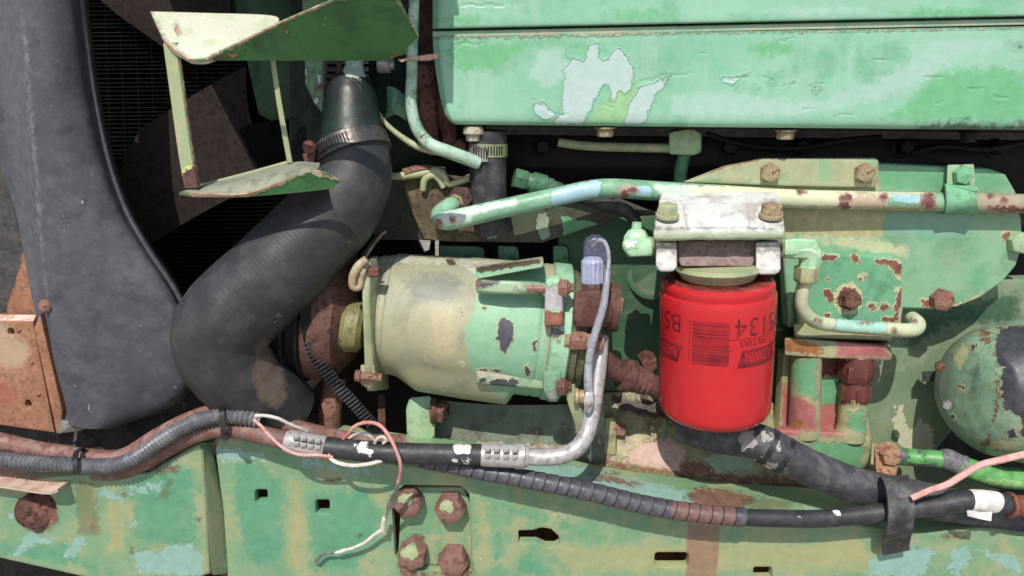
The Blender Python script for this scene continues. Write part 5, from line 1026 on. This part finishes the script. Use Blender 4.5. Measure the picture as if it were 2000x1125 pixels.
lp.part('inlet_pipe', tube([(185, 924, -128, 15), (230, 921, -132, 17), (280, 902, -136, 18), (330, 872, -140, 18), (380, 848, -144, 18), (430, 837, -150, 18), (480, 842, -158, 18), (530, 854, -166, 18), (570, 862, -170, 19)], 18, 20, 5), rusty('pipe_rust_to_grey', '#765147', '#88645a', '#6d5f5b', green=('#98908a', .4), rough=.55))
lp.part('crimp_ferrule', lathe(A3((558, 861, -170)), A3((640, 875, -172)), [(0, 17), (0, 20), (8, 23), (74, 23), (78, 22), (78, 17)], 32), ALU)
lp.part('hose_run', tube([(632, 872, -172, 20), (700, 880, -172, 20.5), (780, 885, -172, 20.5), (860, 887, -172, 20.5), (942, 888, -172, 20.5)], 20, 28, 5), rubber('hose_black_printed', '#29292b', '#343437', ('#5d5b5a', .35), .5, L=[dict(a='lw', c=('#d9d6d2', '#c4c0bb'), amp=11, soft=1, h=.2), dict(a='lb', c=('#cfcbc6', '#dad7d3'), amp=3, soft=.8, h=.2)]),
        layers={'lw': [ell(708, 876, 14, 12, 20), ell(722, 884, 6, 5), [(885, 896), (920, 898), (920, 904), (888, 903)]], 'lb': [[(885, 867), (921, 868), (918, 887), (886, 886)]]})
lp.part('crimp_ferrule', lathe(A3((940, 888, -172)), A3((1036, 892, -172)), [(0, 18), (0, 22), (10, 23), (66, 23), (68, 25), (84, 25), (86, 21), (92, 20), (92, 15)], 32), ALU)
for x0, y0, dx, dy in ((578, 858, 14, 2.6), (952, 882, 18, .8)):
    for dyy in (-4, 9):
        for k in range(4): lp.part('crimp_mark', hull([(x0+k*dx+a, y0+k*dy+dyy+b, -193+c) for a in (-6, 6) for b in (-5, 5) for c in (-2.4, 8)], 1.2), ALU)
lp.part('bent_tube', tube([(1030, 892, -172, 16.5), (1070, 893, -172, 16.5), (1100, 889, -171, 16.5), (1128, 874, -168, 16.5), (1145, 848, -150, 16.5), (1155, 812, -134, 16.5), (1162, 770, -118, 16), (1168, 725, -100, 16), (1172, 690, -84, 15.5), (1174, 660, -60, 15)], 16, 24, 4), ALU)
# corrugated loom
cl = Thing('corrugated_sleeve', 'ribbed black plastic wire sleeve climbing over the brown pipes at lower left', 'cable sleeve', (250, 890, -165))
cl.part('ribbed_tube', tube([(-60, 892, -166), (0, 897, -166), (60, 903, -166), (120, 907, -166), (180, 911, -166), (230, 907, -166), (270, 890, -166), (310, 862, -166), (350, 838, -166), (395, 819, -166), (440, 812, -166), (480, 816, -164), (508, 821, -160)], 14.5, 22, corr=(8.2, .1, 'cos')), rubber('ribbed_black_plastic', '#55555a', '#636368', ('#a3a19f', .5), .34))
tie = lambda nm, lb, p, q, r, w: single(nm, lb, 'cable tie', ring(p, q, r-2.5, r, w, 28), BLACKPLASTIC)
def oval_tie(lab, path, wdir, wd, grp='black cable ties'):
    return tags(build('cable_tie', strip(path, wdir, wd, 3, 3), BLACKPLASTIC), lab, 'cable tie', grp)
oval_tie('black cable tie around the brown pipe and ribbed sleeve near the left edge', [(160, 876, -146), (150, 882, -160), (147, 895, -176), (147, 908, -186), (149, 922, -182), (154, 926, -166), (168, 918, -150), (172, 890, -140), (160, 876, -146)], (1, 0, .15), 10)
oval_tie('black cable tie around the ribbed sleeve where it crests by the green rail corner', [(436, 796, -150), (433, 800, -176), (434, 815, -186), (436, 835, -186), (438, 852, -180), (441, 856, -160), (444, 830, -140), (440, 798, -140)], (1, 0, .1), 11)
single('tie_clip', 'small black clip below the crest of the ribbed sleeve', 'cable tie', hull([(432, 850, -186), (446, 850, -186), (446, 860, -184), (434, 860, -184), (432, 850, -172), (446, 850, -172), (440, 862, -172)], 1.5), BLACKPLASTIC)
# wrapped lower hose
WRP = rubber('spiral_wrap_plastic', '#3f3e44', '#4a4950', ('#7d7a80', .35), .4, L=[dict(a='lr', c=('#6d4f4a', '#7c5f57'), amp=8, soft=6, h=0)])
wh = Thing('spiral_wrapped_hose', 'long black hose with spiral wrap sagging along the top of the frame rail', 'hose', (1300, 1010, -165))
hp = [(820, 898, -140, 15), (880, 908, -152, 16.5), (950, 922, -160, 17.5), (1050, 940, -164, 18), (1150, 960, -166, 18.5), (1250, 984, -166, 18.5), (1340, 1000, -166, 18), (1420, 1008, -166, 17), (1500, 1012, -164, 17), (1600, 1013, -162, 17), (1680, 1006, -162, 17.5), (1750, 997, -164, 18.5), (1830, 987, -166, 19.5), (1900, 977, -168, 20), (1960, 984, -166, 20), (1975, 987, -165, 20)]
wh.part('hose_core', tube([(p[0], p[1], p[2], p[3]-1.5 if p[0] < 1440 else p[3]) for p in hp], 17, 24, 5), rubber('plain_hose_rubber', '#2c2c2f', '#353538', ('#67656a', .35), .5, L=[dict(a='lw', c='#e0dede', amp=6, soft=1, h=.1)]), layers={'lw': [ell(1636, 1003, 10, 4, 25), ell(1562, 1012, 1.5, 1.5), ell(1725, 1005, 1.5, 1.5)]})
bms = []; pts, _ = resample(hp, 3*S); wraps = []
i0 = [k for k, (p, u) in enumerate(pts)]
pj = [project(np.array([p]))[0][0] for p, u in pts]
def subpath(x0, x1): return [pts[k][0] for k in range(len(pts)) if x0 <= pj[k] <= x1]
def shell(P, r, n=24):
    bm = bmesh.new(); rings = []; m = len(P)
    for k, p in enumerate(P):
        t = (P[min(m-1, k+1)]-P[max(0, k-1)]).normalized(); u = (Vector((0, 0, 1))-t*t.z).normalized(); v = t.cross(u)
        f = 1.0 if 0 < k < m-1 else .975
        rw = (r+1.2*k/m)*f*scl(p); rings.append([bm.verts.new(p+(u*math.cos(2*math.pi*q/n)+v*math.sin(2*math.pi*q/n))*rw+t*(.18*rw*math.cos(2*math.pi*q/n))) for q in range(n)])
    for k in range(m-1):
        for q in range(n): bm.faces.new((rings[k][q], rings[k][(q+1) % n], rings[k+1][(q+1) % n], rings[k+1][q]))
    bmesh.ops.recalc_face_normals(bm, faces=bm.faces)
    return bm
x = 832
LRW = {'lr': [[(1310, 970), (1440, 985), (1440, 1040), (1310, 1030)]]}
while x < 1432:
    P = subpath(x, x+23)
    if len(P) > 2: wh.part('spiral_wrap', shell(P, 16.2+min(1, (x-832)/200)*2.0), WRP, layers=LRW)
    x += 23
wh.part('paper_label', join(shell(subpath(1890, 1945), 20.6), surf([[(1888, 996, -184), (1915, 1000, -186), (1938, 1000, -184)], [(1890, 1008, -182), (1915, 1014, -188), (1936, 1018, -186)]], 5, 4, th=1.5)), WHITE)
wh.part('end_fitting', lathe(A3((1968, 986, -166)), A3((2060, 994, -164)), [(0, 0), (0, 24), (6, 25), (12, 22), (20, 20), (40, 22), (60, 22), (120, 20)], 24), rusty('fitting_rust', '#7d4a3a', '#93604b', '#5f392f'))
# big lower coolant hose
bh = Thing('lower_coolant_hose', 'thick black coolant hose running right from under the red filter', 'hose', (1620, 960, -90))
bh.part('hose_wall', tube([(1330, 830, 10, 34), (1400, 850, -30, 34), (1450, 858, -60, 34), (1490, 866, -80, 35), (1530, 888, -92, 36), (1590, 918, -98, 36), (1650, 942, -100, 36), (1710, 958, -104, 36), (1780, 972, -104, 36), (1850, 985, -96, 34), (1920, 1002, -84, 33), (2000, 1022, -70, 32), (2080, 1035, -60, 32)], 34, 32, 5, wob=.03), rubber('scuffed_hose_rubber', '#36363a', '#434349', ('#85827f', .45), .5, L=[dict(a='lp', c=('#a9a49c', '#8f8a84'), amp=11, soft=3, h=.3, r=.8)]),
        layers={'lp': [[(1482, 840), (1515, 848), (1530, 870), (1520, 885), (1508, 865), (1490, 862)], [(1488, 885), (1515, 905), (1530, 915), (1515, 930), (1495, 915)], [(1440, 842), (1475, 836), (1480, 870), (1450, 880)]]})
pk = [A3((1490, 866, -80)), A3((1530, 888, -92))]; dk = (pk[1]-pk[0]).normalized()
for lab, q in (('black cable tie on the thick hose, the one nearer the red filter', A3((1500, 872, -84))), ('black cable tie on the thick hose, the one with the tail farther from the filter', A3((1530, 889, -92)))):
    tags(build('cable_tie', lathe(q-dk*(5*S), q+dk, [(0, 34), (0, 37.5), (10, 38), (10, 34)], 40), BLACKPLASTIC), lab, 'cable tie', 'black cable ties')
bc = Thing('rubber_p_clamp', 'black rubber strap clamp wrapped around the hoses below the rusty bolt', 'hose clamp', (1758, 1070, -150))
bc.part('strap', strip([(1745, 936, -90), (1746, 932, -120), (1748, 934, -150), (1753, 945, -168), (1757, 965, -180), (1760, 990, -192), (1759, 1015, -194), (1756, 1035, -186), (1752, 1050, -168), (1750, 1062, -150), (1750, 1078, -142)], (1, 0, .08), 50, 5, 4), DULLRUB)
bb = Thing('rusty_bolt_and_clip', 'rusty hex bolt with a clip above the black rubber strap clamp', 'bolt', (1732, 920, 0))
CLIP = rusty('brown_clip', '#9a7358', '#ab876b', '#6f4837')
bb.part('clip', hull([(1708, 870, 0), (1756, 872, 0), (1756, 908, -20), (1748, 938, -80), (1712, 936, -80), (1706, 905, -20), (1708, 870, 20), (1756, 872, 20), (1748, 938, -50), (1712, 936, -50)], 4, res=12), CLIP)
bb.part('bolt_head', hexb((1733, 887, -30), 20, 18, (0, -1, .2), .3, washer=25, wh=3), CLIP)
# lime pipe with tape
lm = Thing('lime_green_pipe', 'bright lime green pipe with a torn grey tape wrap at the lower right', 'pipe', (1900, 920, -20))
LIME = paint('lime_green_paint', '#5b9c55', '#69aa5d', '#4c8a4b', s=18, rough=.4, L=[dict(a='lk', c=('#6a6b70', '#55565b'), amp=9, soft=1), dict(a='ly', c=('#9cc57c', '#8fbd70'), amp=8, soft=5, h=0)])
lm.part('pipe_run', tube([(1745, 890, 10, 17), (1790, 894, 2, 17), (1850, 900, -14, 18), (1900, 918, -26, 21), (1960, 932, -34, 21), (2060, 940, -40, 21)], 18, 20, 5), LIME, layers={'lk': [ell(1765, 890, 8, 14), [(1780, 905), (1830, 906), (1830, 912), (1780, 912)], ell(1800, 884, 6, 4), ell(1945, 945, 30, 2)], 'ly': [[(1900, 930), (2010, 940), (2010, 955), (1930, 950)]]})
lm.part('tape_wrap', rough_up(tube([(1838, 898, -11, 20), (1855, 900, -15, 22), (1870, 908, -19, 21), (1885, 912, -23, 22)], 21, 18, 4), 3, 120), paint('grey_tape', wear=0, c1='#68676c', c2='#7a797d', c3='#56555a', s=60, rough=.6, bump=1))
single('pink_wire', 'faded pink wire rising to the right edge from the black strap clamp', 'wire', wire([(1780, 973, -196, 6), (1815, 958, -196, 6), (1850, 946, -194, 6.5), (1880, 928, -188, 6.5), (1915, 908, -180, 6.5), (1960, 897, -176, 7), (2040, 878, -170, 7)], 6), PINKWIRE)
# wires at lower left of the centre
single('pink_lead', 'pale pink wire leaving the end of the ribbed sleeve and dipping under the ferrule', 'wire', wire([(496, 820, -172), (510, 832, -188), (528, 852, -194), (555, 876, -198), (585, 888, -198), (622, 889, -198), (650, 893, -192)], 3.2), PINKWIRE)
single('cream_lead', 'thin cream wire hanging in a shallow loop below the black hose', 'wire', wire([(640, 888, -190), (655, 902, -194), (685, 909, -194), (715, 907, -194), (745, 900, -186), (770, 890, -150)], 4), CREAMWIRE)
single('beige_lead', 'beige wire looping off the end of the ribbed sleeve above the ferrule', 'wire', wire([(498, 812, -168), (520, 812, -166), (545, 818, -160), (565, 828, -150), (600, 842, -130)], 3.5), CREAMWIRE)
single('white_loop', 'short white wire loop standing above the black hose', 'wire', wire([(676, 864, -150), (690, 852, -160), (708, 847, -166), (722, 850, -166), (732, 862, -160), (738, 872, -150)], 4), CREAMWIRE)
single('coiled_end', 'small curled white wire end above the black hose', 'wire', wire([(732, 866, -176), (738, 856, -182), (748, 853, -184), (755, 860, -182), (748, 866, -180)], 3), CREAMWIRE)
rw = Thing('red_wire', 'faded red wire arching over the black hose down to a frayed white end', 'wire', (750, 1000, -150))
rw.part('insulation', wire([(660, 868, -160), (678, 850, -176), (694, 832, -188), (718, 825, -194), (742, 831, -198), (760, 852, -204), (774, 880, -208), (782, 905, -206), (782, 925, -196), (777, 944, -184)], 3.6), REDWIRE)
for k in range(4):
    j = (k-1.5)*3
    rw.part('bare_strand', wire([(777, 942, -184), (773+j, 965, -176), (764+j*1.4, 985, -166), (757+j*.4, 1000, -158), (752, 1016, -152)], 1.7, 4), STRAND)
rw.part('white_insulation', join(wire([(751, 1012, -152), (749, 1024, -148), (748, 1038, -146)], 5), tube([(748, 1034, -146, 4), (732, 1044, -146, 3.6), (712, 1060, -144, 4), (690, 1070, -142, 3.3), (672, 1075, -141, 3.8), (655, 1080, -140, 2.6)], 4, 8, 4, wob=.25)), CREAMWIRE)
for k in range(3):
    rw.part('bare_strand', wire([(658, 1079, -140), (645, 1079+k*1.5, -140+k), (630, 1083+k*2-2, -138), (612+k*3, 1098+k*1.5, -134)], 1.3, 4), STRAND)
single('straw_bit', 'dry straw scrap lying against the green rail face', 'straw', wire([(632, 938, -123), (650, 940, -124), (664, 936, -123)], 1.6, 4), PALEBOLT)
